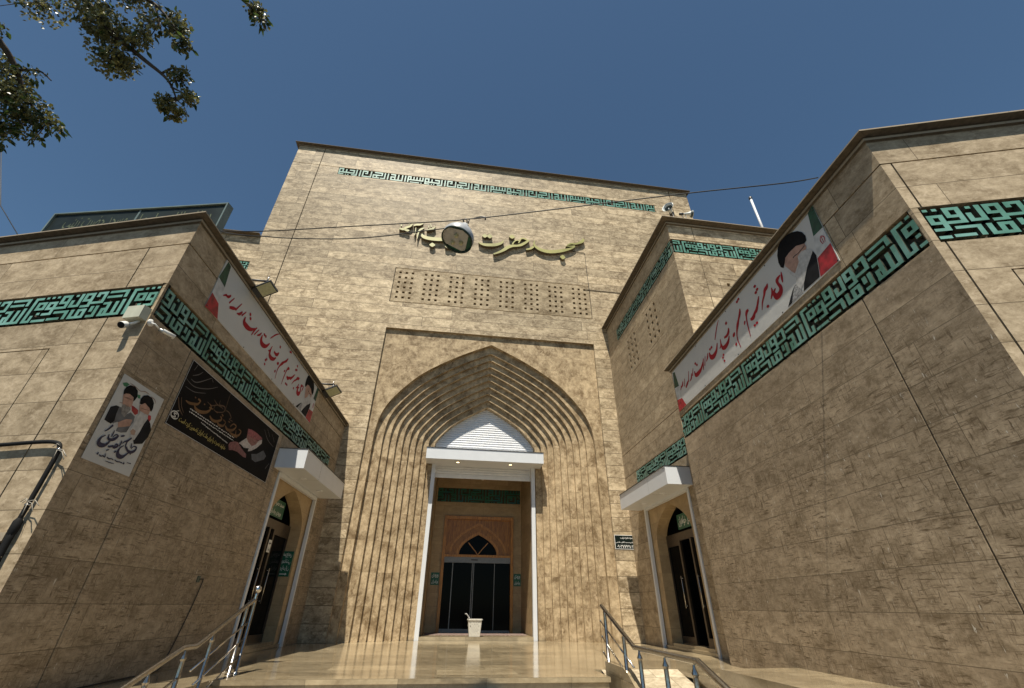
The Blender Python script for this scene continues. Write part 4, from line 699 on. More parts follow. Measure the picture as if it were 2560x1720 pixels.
# ================================================================== RAISED CALLIGRAPHY SIGN (masjed-e hazrat-e zeynab)
sg = thing('mosque_sign', (1.1, 14, 13.2), 'raised brass calligraphy lettering reading the mosque name across the facade above the pierced panel', 'sign')
SGF = Fr((0, 14, 0), (1, 0, 0), (0, -1, 0)); idx = 0
for wgrp in ART['sign']:
    b = MB()
    for st in wgrp:
        b.stroke(SGF, st,   .13 + idx * .0007, 0, .13, 1, wk=1.2); idx += 1
    b.build('lettering', [M['gold'], M['goldside']], sg)
b = MB(); b.tube([(4.30, 13.975, 14.585), (4.66, 13.98, 14.568), (5.08, 13.98, 14.56), (5.14, 13.98, 14.51), (5.142, 13.985, 13.44), (5.165, 13.985, 12.61), (5.16, 13.985, 12.44), (5.0, 13.985, 12.42), (5.16, 13.985, 12.425), (7.4, 13.985, 12.43)], .011, 6); tag(b.build('power_cable', [M['cable']]), 'thin black cable running from the sign lettering down the right side of the pierced panel', 'cable')

# ================================================================== BANNERS AND POSTERS
SKIN = plain('print_skin', (.40, .235, .175), .6, var=.22, scale=14); SKIND = plain('print_skin_shadow', (.20, .11, .08), .5, var=.25, scale=18)
BEARD = plain('print_grey_beard', (.46, .45, .43), .6, var=.22, scale=16); TURB = plain('print_black', (.008, .008, .009), .7, var=.3, spec=.1); ROBE = plain('print_dark_robe', (.018, .018, .02), .7, var=.4, scale=6, spec=.1)
SHEET = plain('vinyl_white', (.52, .52, .50), .45, var=.05, scale=1.7, bump=1.); RED = plain('print_red', (.33, .008, .018), .6, var=.15, scale=5, spec=.2); FRED = plain('flag_red', (.33, .012, .02), .5, var=.55, scale=9); FGRN = plain('flag_green', (.008, .06, .028), .5, var=.5, scale=9); FWHT = plain('flag_white', (.52, .52, .50), .5, var=.2, scale=9)
ART_P = ART['bpoly']
def banner(F, name, label):
    r = thing(name, F.P(2.55, .5), label, 'banner', 'long white banners on the wing walls')
    b = MB(); n = 24
    def dd(u, v): return .012 + .006 * math.sin(u * 2.1 + v * 3) + .004 * math.sin(u * 7 - v * 5)
    b.box(F, 0, 5.10, 0, .99, .0, .012); b.build('sheet', [SHEET], r)
    b = MB(); o = lambda i: .0135 + .0004 * i
    for i, k in enumerate(('g2', 'w2', 'r2')): b.poly(F, ART_P[k], o(0), i)
    b.build('flag_print', [FGRN, FWHT, FRED], r); b = MB()
    for i, k in enumerate(('g1', 'w1', 'r1')): b.poly(F, ART_P[k], o(0), i)
    ex, ez = ART['bem']
    for s_ in (-1, 1): b.stroke(F, [(ex, ez + .07, .01), (ex + s_ * .035, ez + .02, .016), (ex + s_ * .02, ez - .06, .01)], o(3), 2)
    b.stroke(F, [(ex, ez + .06, .012), (ex, ez - .06, .012)], o(3), 2)
    b.build('flag_print', [FGRN, FWHT, FRED], r)
    b = MB()
    for i, (k, m) in enumerate((('robe', 2), ('robeb', 2), ('scarf', 3), ('beard', 1), ('beardb', 1), ('face', 0), ('turban', 4))): b.poly(F, ART_P[k], o(2 + i), m)
    b.stroke(F, ART['bgl'][0][1:], o(10), 6, wk=.0040)
    b.build('portrait', [SKIN, BEARD, ROBE, plain('print_scarf', (.28, .28, .28), .5, var=.6, scale=40), TURB, SKIND, plain('print_dark_line', (.05, .03, .025), .6)], r)
    b = MB()
    for i, st in enumerate(ART['banner']): b.stroke(F, [(p[0], .52 + (p[1] - .5) * 1.18, p[2]) for p in st], o(3) + i * .00003, 0, wk=.0052)
    b.build('red_lettering', [RED], r)
    b = MB()
    for u in (.02, 1.3, 2.6, 3.9, 5.08):
        for v in (.02, .97): b.box(F, u - .008, u + .008, v - .008, v + .008, .012, .02)
    b.build('nail', [M['blackm']], r)
banner(Fr(RIN.P(6.08, 4.745), -DI, -NI), 'banner', 'long white banner with red Persian lettering and a turbaned cleric on the right wing wall')
banner(Fr(LIN.P(.82, 4.83), DI, NI), 'banner', 'long white banner with red Persian lettering on the left wing wall above the turquoise frieze')

wp = thing('poster', LIN.P(.47, 2.2), 'white paper poster of two clerics in black turbans on the shaded left wing wall', 'poster')
b = MB(); b.poly(LIN, [(.066, 3.25), (.862, 3.255), (.876, 2.2), (.082, 2.21)], .006, 0); b.build('sheet', [plain('poster_paper', (.50, .50, .48), .6, var=.06, scale=4, bump=.1)], wp)
b = MB(); Q = ART['wpp']
order = (('grn', 6), ('grn2', 6), ('red1', 5), ('red2', 5), ('robe1', 2), ('robe1d', 3), ('cuff', 7), ('face1', 0), ('beard1', 1), ('eye1', 8), ('tur1', 4), ('hand1', 0), ('robe2', 3), ('face2', 0), ('beard2', 7), ('hand2', 9), ('tur2', 4))
for i, (k, m) in enumerate(order): b.poly(LIN, Q[k], .0068 + i * .00025, m)
for st in ART['wpe']: b.stroke(LIN, st, .0118, 8, wk=.0011)
b.build('portrait', [SKIN, plain('print_mid_grey', (.20, .19, .18), .5, var=.4, scale=30), plain('print_grey_robe', (.10, .105, .115), .5, var=.4, scale=9), ROBE, TURB, FRED, plain('print_green', (.02, .16, .07), .5), BEARD, SKIND, plain('print_pale_skin', (.34, .23, .17), .5)], wp)
b = MB()
for i, st in enumerate(ART['wp']): b.stroke(LIN, st, .0122 + i * .00004, 0, wk=.00125)
b.build('lettering', [plain('print_navy', (.012, .012, .045), .5)], wp)

bk = thing('banner', LIN.P(2.8, 3.0), 'black mourning banner with gold calligraphy and a praying cleric on the left wing wall', 'banner')
b = MB(); b.box(LIN, 1.07, 4.505, 2.99, 4.005, 0, .010); b.build('sheet', [plain('vinyl_black', (.008, .007, .007), .7, var=.3, scale=2, spec=.08)], bk)
b = MB()
for a in ((1.07, 4.505, 2.99, 2.997), (1.07, 4.505, 3.998, 4.005), (1.07, 1.077, 2.997, 3.998), (4.498, 4.505, 2.997, 3.998)): b.box(LIN, a[0], a[1], a[2], a[3], .010, .0112)
b.build('hem', [SHEET], bk)
b = MB()
for i, st in enumerate(ART['bkf']): b.stroke(LIN, st, .0112 + i * .00003, 0, wk=.0014)
b.build('drape_print', [plain('print_fold', (.085, .075, .07), .5)], bk)
b = MB()
for i, st in enumerate(ART['bkg']): b.stroke(LIN, st, .0125 + i * .00004, 0, wk=.0017)
for i, st in enumerate(ART['bkb']): b.stroke(LIN, st, .0118 + i * .00004, 1, wk=.0017)
b.build('gold_calligraphy', [plain('print_gold', (.17, .092, .04), .6, var=.35, scale=5, spec=.1), plain('print_brown', (.12, .075, .045), .6, spec=.1)], bk)
b = MB()
for i, st in enumerate(ART['bkw']): b.stroke(LIN, st, .0118, 0, wk=.0017, step=2)
ex, ez = ART['bke']
b.stroke(LIN, [(ex + .085 * math.cos(a * .6), ez + .05 * math.sin(a * .6), .016) for a in range(11)], .012, 0)
b.stroke(LIN, [(ex + .04, ez + .025, .014), (ex - .03, ez + .02, .014), (ex + .03, ez - .02, .014), (ex - .04, ez - .03, .014)], .0121, 0)
b.stroke(LIN, [(ex + .05, ez + .085, .01), (ex, ez + .06, .01)], .0122, 0)
u0, z0, u1, z1 = ART['bkl']
add_text(b, LIN, 'خداوند نصرت را برای ملت ایران تضمین کرده است', 1.30, 2.68, 3.09, 3.185, .0124, 1, bold=.002)
b.build('lettering', [plain('print_white', (.58, .57, .52), .5), plain('print_yellow', (.40, .32, .08), .6)], bk)
b = MB(); Q = ART['bkp']
for i, (k, m) in enumerate((('robe', 3), ('scarf', 1), ('beard', 1), ('face', 2), ('tur', 0), ('hand', 4))): b.poly(LIN, Q[k], .0125 + i * .0003, m)
b.build('portrait', [plain('print_red_turban', (.24, .05, .06), .5, var=.5, scale=20), plain('print_white_beard', (.42, .38, .36), .5, var=.35, scale=25), plain('print_red_face', (.20, .075, .065), .5, var=.5, scale=25), plain('print_faint_robe', (.05, .05, .055), .5, var=.5, scale=12), plain('print_red_hands', (.17, .05, .05), .5, var=.5, scale=25)], bk)

# ================================================================== SIGNS
GREEN = plain('sign_green', (.008, .10, .055), .4, var=.1); SWHT = plain('sign_white', (.75, .75, .72), .45, var=.04)
def sign(F, u0, u1, z0, z1, d, label, lines, back, th=.012, ink=None, edge=True, arrow=None, fl=1, cat='sign'):
    if fl < 0:                                       # frame whose u runs right to left: use the mirrored frame
        F = Fr(F.o, -F.u, F.n); u0, u1 = -u1, -u0
    r = thing('sign', F.P((u0 + u1) / 2, z0, d), label, cat)
    b = MB(); b.box(F, u0, u1, z0, z1, d, d + th); b.build('panel', [back], r)
    b = MB(); H = z1 - z0; W = u1 - u0
    if edge:
        e = .012
        for a in ((u0, u1, z0, z0 + e), (u0, u1, z1 - e, z1), (u0, u0 + e, z0 + e, z1 - e), (u1 - e, u1, z0 + e, z1 - e)): b.box(F, *a, d + th, d + th + .0015)
    for (t, a0, a1, b0, b1) in lines: add_text(b, F, t, u0 + W * a0, u0 + W * a1, z0 + H * b0, z0 + H * b1, d + th + .002, 0, bold=W * .0025)
    if arrow:
        y = z0 + H * arrow[0]; q = H * arrow[1]; xa, xb = u0 + W * .2, u0 + W * .85
        b.face([F.P(xa + q, y - q * .3, d + th + .002), F.P(xb, y - q * .3, d + th + .002), F.P(xb, y + q * .3, d + th + .002), F.P(xa + q, y + q * .3, d + th + .002)]); b.face([F.P(xa, y, d + th + .002), F.P(xa + q * 1.4, y - q, d + th + .002), F.P(xa + q * 1.4, y + q, d + th + .002)])
    b.build('lettering', [ink or SWHT], r)
    return r
sign(FAC, 5.135, 5.775, 2.385, 2.785, .0, 'dark green notice with a phone number on the facade right of the portal', [('خادم مسجد آقای خادمی', .05, .95, .40, .56), ('۰۹۰۳۷۷۹۶۱۸۲', .1, .92, .08, .30), ('مسجد حضرت زینب', .3, .95, .70, .88)], plain('sign_black_green', (.004, .010, .008), .5, spec=.2))
sign(DF, -.455, -.165, 1.47, 1.86, 0, 'small green sign with white Persian lettering on the left of the wooden portal door', [('ورودی', .12, .88, .58, .9), ('برادران', .12, .88, .1, .42)], GREEN, edge=False)
sign(DF, 2.485, 2.745, 1.47, 1.86, 0, 'small green sign with white Persian lettering on the right of the wooden portal door', [('ورودی', .12, .88, .58, .9), ('برادران', .12, .88, .1, .42)], GREEN, edge=False)
sign(LIN, 5.72, 6.68, 2.61, 3.0, -.36, 'green sign with two lines of white lettering in the arch above the left side door', [('مسجد حضرت زینب', .08, .92, .56, .9), ('ورودی برادران', .2, .85, .1, .42)], GREEN, edge=False)
sign(REC, 10.62, 11.55, 2.61, 2.97, -.36, 'green sign reading women entrance in the arch above the right side door', [('ورودی خواهران', .08, .92, .15, .85)], GREEN, fl=-1, edge=False)
JF = Fr(LIN.P(7.331, 0, -.07), -NI, -DI)
sign(JF, .03, .29, 1.42, 1.98, 0.0, 'green restroom sign with an arrow on the right jamb of the left side door', [('سرویس', .12, .9, .74, .94), ('بهداشتی', .12, .9, .48, .70), ('برادران', .12, .9, .22, .43)], GREEN, edge=False, arrow=(.1, .05))
sign(LIN, 6.26, 6.42, 1.86, 2.12, -.335, 'white paper notice with a black arrow on the glass of the left side door', [('ورود از', .15, .85, .12, .42)], SWHT, ink=M['black'], edge=False, arrow=(.72, .14), th=.003)

# ================================================================== LAMPS, CAMERAS, LOUDSPEAKERS, POLE
YLENS = plain('flood_lens', (.50, .48, .28), .3, var=.12, scale=30)
def floodlight(y, x0, x1, z, c, label, s_=1.):
    r = thing('floodlight', (x0, y, z), label, 'floodlight', 'floodlights on the left wing roof edge')
    b = MB(); b.tube([(x0 - .25, y, z), (x1 + .02, y, z)], .022 * s_, 6); b.build('bracket_arm', [M['blackm']], r)
    n = V((.15, -.50, -.85)).normalized(); u = V((.214, -.069, .079)); u = (u - n * u.dot(n)).normalized(); F = Fr(c, u, n); F.v = n.cross(u)
    b = MB(); b.box(F, -.152 * s_, .152 * s_, -.122 * s_, .122 * s_, -.05 * s_, .0); b.box(F, -.24 * s_, -.152 * s_, -.10 * s_, .10 * s_, -.06 * s_, -.005)
    for k in range(5): b.box(F, -.13 * s_ + k * .06 * s_, -.12 * s_ + k * .06 * s_, -.10 * s_, .10 * s_, -.08 * s_, -.05 * s_)
    b.build('housing', [M['blackm']], r)
    b = MB(); b.box(F, -.134 * s_, .134 * s_, -.104 * s_, .104 * s_, 0, .004); b.build('lens', [YLENS], r)
    b = MB(); b.tube([(x1, y, z), F.P(0, .08 * s_, -.1 * s_)], .014 * s_, 6); b.tube([(x1 - .03, y, z - .02), (x1 - .02, y, z + .12)], .012, 6); b.build('yoke', [M['steel']], r)
floodlight(6.94, -4.0, -3.72, 6.05, V((-3.695, 6.92, 5.847)), 'black floodlight with pale yellow lens on the left wing roof edge nearer the street')
floodlight(11.43, -3.74, -3.45, 6.07, V((-3.414, 11.40, 5.846)), 'black floodlight with pale yellow lens on the left wing roof edge nearer the portal', 1.15)
CWHT = plain('camera_white', (.70, .70, .67), .4, var=.05)
jb = MB(); jb.box(LFR, .02, .27, 3.985, 4.17, 0, .11); tag(jb.build('junction_box', [plain('cream_box', (.46, .46, .36), .5, var=.1, scale=9)]), 'cream junction box on the street corner of the left wing under the turquoise frieze', 'box')
r = thing('security_camera', LFR.P(.2, 3.9), 'white camera with black face below the cream box, looking down at the street', 'camera', 'security cameras on the left wing corner')
ax = V((.02, -.80, -.60)).normalized(); c0 = LFR.P(.19, 3.88, .10)
b = MB(); b.lathe(c0, ax, [(.0, -.06), (.03, -.06), (.042, -.035), (.046, .04), (.043, .052)], 18); b.build('body', [CWHT], r)
b = MB(); b.lathe(c0, ax, [(.042, .051), (.038, .053), (.022, .058), (.0, .059)], 18); b.build('lens', [M['black']], r)
b = MB(); b.tube([LFR.P(.10, 3.98, .02), LFR.P(.12, 3.93, .05), c0 - ax * .06], .018, 8); b.build('mount', [CWHT], r)
r = thing('security_camera', LIN.P(.15, 3.95), 'silver bullet camera on the shaded side of the left wing corner, pointing along the wall', 'camera', 'security cameras on the left wing corner')
ax = (DI * .78 + NI * .55 + V((0, 0, -.12))).normalized(); c0 = LIN.P(.22, 3.955, .10)
b = MB(); b.lathe(c0, ax, [(0, -.07), (.022, -.07), (.027, -.03), (.027, .10), (.0, .10)], 14); b.build('body', [plain('camera_silver', (.6, .6, .58), .25, .7)], r)
b = MB(); b.lathe(c0 + V((0, 0, .006)), ax, [(.031, -.03), (.033, .125), (.030, .125)], 14); b.build('sun_hood', [CWHT], r)
b = MB(); b.tube([LIN.P(.05, 3.99, 0), LIN.P(.06, 3.98, .06), c0 - ax * .06], .011, 8); b.lathe(LIN.P(.05, 3.99, 0), NI, [(.05, 0), (.05, .015), (.0, .015)], 12); b.build('mount', [CWHT], r)
HORN = plain('horn_grey', (.52, .55, .54), .4, var=.06)
def horn(c, ax, R_, L, label):
    c = V(c); ax = V(ax).normalized(); r = thing('loudspeaker', c - ax * L, label, 'loudspeaker', 'loudspeakers on the tower roof corner')
    b = MB(); b.lathe(c, ax, [(R_ * .97, -.012), (R_, 0), (R_ * .86, -L * .10), (R_ * .58, -L * .32), (R_ * .38, -L * .58), (R_ * .27, -L * .85), (R_ * .25, -L)], 26); b.build('horn', [HORN], r)
    b = MB(); b.lathe(c, ax, [(R_ * .985, -.004), (R_ * .84, -L * .12), (R_ * .55, -L * .34), (R_ * .3, -L * .6), (0, -L * .62)], 26, 0); b.lathe(c - ax * L * .55, ax, [(0, L * .28), (R_ * .10, L * .28), (R_ * .16, 0)], 12, 1); b.build('throat', [plain('horn_dark', (.045, .06, .055), .6), HORN], r)
    b = MB(); b.lathe(c - ax * L, ax, [(0, -.10), (R_ * .36, -.10), (R_ * .38, -.02), (R_ * .28, .02)], 18); b.build('driver', [M['blackm']], r)
    b = MB(); q = c - ax * L * .9; b.tube([(q.x - .05, q.y, 10.54), (q.x - .05, q.y, q.z), (q.x + .05, q.y, q.z), (q.x + .05, q.y, 10.54)], .014, 6); b.build('bracket', [M['blackm']], r)
horn((5.86, 8.36, 11.31), (-.72, -.66, .12), .175, .27, 'grey horn loudspeaker with its dark mouth open to the left on the tower corner')
horn((6.66, 8.42, 11.19), (.97, -.10, .05), .115, .30, 'grey horn loudspeaker seen from the side, pointing right along the tower roof')
r = thing('pole', (9.53, 9, 10.8), 'short white pole standing on the tower roof', 'pole')
b = MB(); b.tube([(9.53, 9, 10.6), (9.53, 9, 13.05)], .036, 12); b.build('mast', [M['white']], r)
b = MB(); b.lathe((9.53, 9, 13.05), (0, 0, 1), [(.055, 0), (.055, .07), (.03, .1), (0, .1)], 12); b.build('cap', [M['blackm']], r)

# ================================================================== HANGING STREET LAMP AND ITS CABLES
def smooth_path(P, n=6):
    O = []
    for i in range(len(P) - 1):
        p0, p1, p2, p3 = P[max(0, i - 1)], P[i], P[i + 1], P[min(len(P) - 1, i + 2)]
        for k in range(n):
            t = k / n; O.append([.5 * (2 * b + (c - a) * t + (2 * a - 5 * b + 4 * c - e) * t * t + (3 * b - a - 3 * c + e) * t ** 3) for a, b, c, e in zip(p0, p1, p2, p3)])
    return O + [list(P[-1])]
b = MB(); b.tube(smooth_path(ART['cabA']), .009, 6); tag(b.build('span_cable', [M['cable']]), 'black span cable strung from the left wing roof to the right wing roof', 'cable')
b = MB(); b.tube(smooth_path(ART['cabB']), .009, 6); tag(b.build('lamp_cable', [M['cable']]), 'black cable sagging from the left wing roof to the hanging street lamp', 'cable')
b = MB(); b.tube([(-24, 17, 20.6), (-21.7, 16.93, 16.5), (-20.8, 17.4, 15.4), (-19.6, 18, 13.9)], .02, 5); tag(b.build('far_cable', [M['cable']]), 'thin cable against the sky at the far left above the left wing', 'cable')
la = thing('street_lamp', (-.11, 4.687, 5.87), 'round white street lamp hanging from the span cable before the facade', 'lamp')
ax = V((.27, .10, .95)).normalized(); c0 = V((-.185, 4.705, 5.50))
b = MB(); b.lathe(c0, ax, [(.232, -.045), (.237, 0), (.222, .05), (.18, .12), (.115, .18), (.06, .21), (.055, .30), (0, .30)], 40); b.build('shade', [plain('lamp_white', (.38, .39, .40), .4, var=.06)], la)
b = MB(); b.lathe(c0, ax, [(.234, -.046), (.238, -.082), (.224, -.082), (.216, -.04)], 40); b.build('rim', [plain('rim_dark_green', (.01, .03, .02), .4)], la)
LF = Fr(c0 - ax * .05, V((.95, .1, -.28)), -ax); LF.v = LF.n.cross(LF.u)
b = MB(); b.lathe(c0, ax, [(.23, -.05), (0.0, -.035)], 40, 0); b.build('reflector', [plain('lamp_green', (.01, .09, .05), .5)], la)
b = MB(); b.poly(LF, [(-.22, -.05), (-.16, -.15), (.10, -.18), (.15, -.14), (.15, .15), (.05, .2), (-.15, .16), (-.22, .06)], .012, 0, .01)
b.build('gear_plate', [plain('gear_grey', (.46, .45, .42), .5)], la)
for (x, y) in ((-.02, .08), (-.05, -.07), (.07, -.02)):
    k = MB(); k.lathe(LF.P(x, y, .012), -ax, [(.03, 0), (.03, .035), (.02, .045), (0, .045)], 12); k.build('bulb', [plain('bulb_yellow', (.45, .43, .25), .3)], la)
b = MB(); b.tube([c0 + ax * .29, V((-.14, 4.69, 5.85)), V((-.11, 4.687, 5.88)), V((-.08, 4.685, 5.84)), c0 + ax * .30 + V((.02, 0, 0))], .010, 6); b.tube([(-.05, 4.68, 5.87), (-.06, 4.68, 5.78)], .01, 6); b.tube([(.02, 4.66, 5.875), (.12, 4.63, 5.90), (.19, 4.61, 5.875), (.19, 4.61, 5.82)], .012, 6); b.build('hook', [M['blackm']], la)

# ================================================================== PIPE, WIRE, BILLBOARD
pp = thing('conduit', LFR.P(.16, -.7), 'black flexible conduit bent down the street face of the left wing', 'pipe')
b = MB(); pts = [LFR.P(s, z, .05) for s, z in ((2.6, 2.33), (1.8, 2.345), (1.09, 2.35), (.5, 2.365), (.27, 2.35), (.19, 2.30), (.17, 2.2), (.17, 2.0), (.175, 1.7), (.18, 1.5))]
b.tube(smooth_path(pts), .022, 10); b.build('hose', [M['black']], pp)
b = MB(); b.tube([LFR.P(.18, 1.52, .05), LFR.P(.178, 1.35, .05), LFR.P(.16, .6, .05), LFR.P(.15, -.75, .05)], .031, 10); b.lathe(LFR.P(.18, 1.56, .05), (0, 0, -1), [(.022, 0), (.038, .03), (.04, .12), (.031, .16)], 12); b.build('sleeve', [M['black']], pp)
for z in (2.26, 1.68, 1.2):
    k = MB(); k.lathe(LFR.P(.175, z, .05), (.1, 0, 1), [(.022, 0), (.03, .003), (.03, .014), (.022, .018)], 12); k.build('clamp', [M['steel']], pp)
k = MB(); rnd = random.Random(4)
for z in (2.28, 1.70):
    for i in range(5):
        a = LFR.P(.17, z + rnd.uniform(-.03, .03), .07); e = a + LFR.u * rnd.uniform(-.22, .12) + V((0, 0, rnd.uniform(-.16, .02))) + NW * .02; k.tube([a, (a + e) / 2 + V((0, 0, .03)), e], .004, 4)
k.build('tape_end', [plain('tape_grey', (.3, .27, .22), .6)], pp)
wr = thing('wire', LIN.P(3.3, .02), 'thin black wire from a wall socket down to the terrace along the left wing', 'wire')
b = MB(); b.tube(smooth_path([LIN.P(t, z, .012) for t, z in ((3.26, 1.175), (3.33, 1.18), (3.37, 1.15), (3.30, .8), (3.16, .35), (3.05, .12), (2.98, .03), (2.7, .012), (2.2, .014), (1.2, .012))]), .007, 6); b.build('lead', [M['cable']], wr)
b = MB(); b.box(LIN, 3.20, 3.28, 1.13, 1.22, 0, .012); b.build('socket', [plain('socket_green', (.06, .08, .06), .5)], wr)

bbd = thing('billboard', (-6.5, 6.9, 6.0), 'dark framed lightbox sign with faint lettering standing on the left wing roof', 'billboard')
lt = V((-8.37, 7.33, 0)); rt = V((-4.75, 6.517, 0)); uu = (rt - lt).normalized(); nn = V((uu.y, -uu.x, 0)); BBF = Fr(lt, uu, nn); L_ = (rt - lt).length
b = MB(); b.face([BBF.P(.03, 6.0, -.02), BBF.P(L_ - .03, 6.0, -.02), BBF.P(L_ - .03, 7.53, -.02), BBF.P(.03, 7.53, -.02)]); b.build('panel', [plain('panel_dark_green', (.012, .018, .016), .5, var=.5, scale=2.5, spec=.2)], bbd)
b = MB()
for a in ((0, .03, 6.0, 7.55), (L_ - .03, L_, 6.0, 7.55), (.03, L_ - .03, 7.525, 7.55), (.03, L_ - .03, 6.0, 6.03)): b.box(BBF, *a, -.14, .015)
b.box(BBF, 1.84, 1.88, 6.0, 7.52, -.02, -.014); b.build('frame', [plain('frame_grey_green', (.13, .17, .16), .4, var=.2, scale=3)], bbd)
b = MB(); add_text(b, BBF, 'مسجد حضرت زینب', .35, 1.7, 7.02, 7.42, -.016); add_text(b, BBF, 'سلام الله علیها', 1.95, 3.45, 7.0, 7.40, -.016)
b.build('lettering', [plain('faint_gold', (.085, .10, .05), .5)], bbd)
b = MB()
for x in (.6, 1.9, 3.1): b.tube([BBF.P(x, 6.0, -.2), BBF.P(x, 7.4, -.2)], .03, 6); b.tube([BBF.P(x, 7.2, -.2), BBF.P(x, 6.0, -1.1)], .025, 6)
b.build('support_strut', [M['blackm']], bbd)

# ================================================================== HANDRAILS
def railing(name, label, path, posts, rails, finial=None, extra=()):
    r = thing(name, (posts[0][0], posts[0][1], posts[0][2]), label, 'handrail', 'steel handrails beside the entrance steps')
    b = MB(); b.tube(path, .030, 12); b.build('handrail', [M['steel']], r)
    for (x, y, z0, z1, k) in posts:
        p = MB(); p.lathe((x, y, z0), (0, 0, 1), [(.05, 0), (.05, .012), (.027, .018), (.026, z1 - z0 - .10), (.026, z1 - z0 - .09)] + ([(.034, z1 - z0 - .08), (.034, z1 - z0 - .07), (.016, z1 - z0 - .03), (.012, z1 - z0)] if k else [(.026, z1 - z0)]), 14); p.build('post', [M['steel']], r)
    for a, c in rails:
        p = MB(); p.tube([a, c], .0125, 8)
        for q in (a, c): p.sphere(q, .0165, 0, 8)
        p.build('mid_rail', [M['chrome']], r)
    if finial:
        x, y, z = finial
        p = MB(); p.lathe((x, y, z - .19), (0, 0, 1), [(.027, 0), (.022, .02), (.034, .04), (.020, .06), (.030, .08), (.018, .10), (.032, .125), (.02, .14)], 16); p.sphere((x, y, z), .055, 0, 18); p.build('ball_finial', [M['chrome']], r)
xl = lambda y: -2.812 - .0593 * (8.1 - y)
hz = lambda y: .883 - .393 * (8.04 - y)
railing('railing', 'stainless handrail with a ball finial on the left side of the entrance steps',
 [(-2.815, 8.06, .888), (-2.888, 6.80, .40), (-2.904, 6.53, .402), (-2.953, 5.72, .145), (-3.02, 4.6, -.22)],
 [(-2.812, 8.10, 0, .90, 0), (-2.86, 8.00, 0, .80, 0), (xl(7.135), 7.135, -.31, hz(7.135) - .01, 1), (xl(6.60), 6.60, -.46, .37, 1), (xl(6.04), 6.04, -.46, .22, 1), (xl(5.2), 5.2, -.75, -.03, 1)],
 [((-2.812, 8.12, .638), (-2.886, 6.86, .163)), ((-2.812, 8.12, .43), (-2.87, 7.0, .01)), ((-2.812, 8.12, .22), (-2.87, 6.9, -.24)), ((-2.89, 6.62, .13), (-2.955, 5.6, -.22)), ((-2.89, 6.62, -.08), (-2.955, 5.6, -.43))],
 finial=(-2.814, 8.09, 1.035))
xr_ = lambda y: 2.635 - .0593 * (8.1 - y)
railing('railing', 'stainless handrail without a finial on the right side of the entrance steps beside the ramp',
 [(2.645, 8.16, .872), (2.552, 6.64, .401), (2.44, 4.75, .415), (2.413, 4.3, .277), (2.33, 3.3, -.07)],
 [(2.628, 7.97, .0, .80, 0), (xr_(7.06), 7.06, -.31, .50, 0), (xr_(6.45), 6.45, -.46, .375, 1), (xr_(5.6), 5.6, -.46, .375, 1), (xr_(4.86), 4.86, -.46, .38, 1), (xr_(3.9), 3.9, -.75, .1, 1)],
 [((2.650, 8.29, .654), (2.558, 6.75, .179)), ((2.648, 8.26, .44), (2.559, 6.72, -.045)), ((2.646, 8.24, .226), (2.57, 6.9, -.20))])

# ================================================================== BASKET, RUG
bs = thing('waste_basket', (1.0, 15.2, .095), 'pale plastic basket with a lattice pattern on the threshold before the glass door', 'basket')
b = MB(); bx0 = 1.0; by0 = 15.10
def basket_ring(h): k = .155 + .045 * h; return k, k * .8
N = 10
for side in range(4):
    for i in range(N):
        for j in range(9):
            a0, a1 = i / N, (i + 1) / N; h0, h1 = j / 9, (j + 1) / 9
            def pt(a, h):
                kx, ky = basket_ring(h); q = a * 2 - 1
                x, y = ((q * kx, -ky), (kx, q * ky), (-q * kx, ky), (-kx, -q * ky))[side]
                return V((bx0 + x, by0 + y, .10 + .41 * h))
            if 1 <= j <= 7 and (i + j) % 2 == 0 and 0 < i < N - 1:
                P = [pt(a0, h0), pt(a1, h0), pt(a1, h1), pt(a0, h1)]; c = sum(P, V()) / 4; Q = [c + (p - c) * .7 for p in P]
                for k in range(4): b.face([P[k], P[(k + 1) % 4], Q[(k + 1) % 4], Q[k]])
            else: b.face([pt(a0, h0), pt(a1, h0), pt(a1, h1), pt(a0, h1)])
b.face([(bx0 - .15, by0 - .12, .10), (bx0 + .15, by0 - .12, .10), (bx0 + .15, by0 + .12, .10), (bx0 - .15, by0 + .12, .10)])
b.build('body', [plain('basket_plastic', (.52, .50, .44), .45, var=.06)], bs)
b = MB()
kx, ky = .205, .168
for a in ((-kx, kx, -ky - .012, -ky + .012), (-kx, kx, ky - .012, ky + .012), (-kx - .012, -kx + .012, -ky - .012, ky + .012), (kx - .012, kx + .012, -ky - .012, ky + .012)): b.box(Fr((bx0, by0, .505), (1, 0, 0), (0, 0, 1)) if 0 else Fr((bx0, by0 + a[2], .50), (1, 0, 0), (0, -1, 0)), a[0], a[1], 0, .03, -(a[3] - a[2]), 0)
b.build('rim', [plain('basket_rim', (.58, .56, .50), .4)], bs)
b = MB(); b.tube([(.90, 15.06, .30), (.80, 15.04, .60), (.74, 15.04, .66), (.70, 15.04, .65)], .016, 8); b.tube([(.80, 15.1, .35), (.84, 15.06, .58)], .01, 6); tag(b.build('umbrella', [plain('handle_grey', (.30, .29, .28), .4)]), 'grey hooked umbrella end sticking out of the pale basket', 'umbrella')
b = MB(); b.prism([(-.47, 15.75), (2.68, 15.75), (2.68, 16.9), (-.47, 16.9)], .0955, .106, 0); 
def m_rug():
    m, n, l, bsdf = nmat('rug_weave'); g = n.new('ShaderNodeNewGeometry'); v = n.new('ShaderNodeTexVoronoi'); v.inputs['Scale'].default_value = 14; l.new(g.outputs['Position'], v.inputs[0])
    rp = n.new('ShaderNodeValToRGB'); e = rp.color_ramp.elements; e[0].color = (.08, .03, .04, 1); e[1].color = (.28, .22, .17, 1); l.new(v.outputs['Distance'], rp.inputs[0]); l.new(rp.outputs[0], bsdf.inputs['Base Color']); bsdf.inputs['Roughness'].default_value = .95; return m
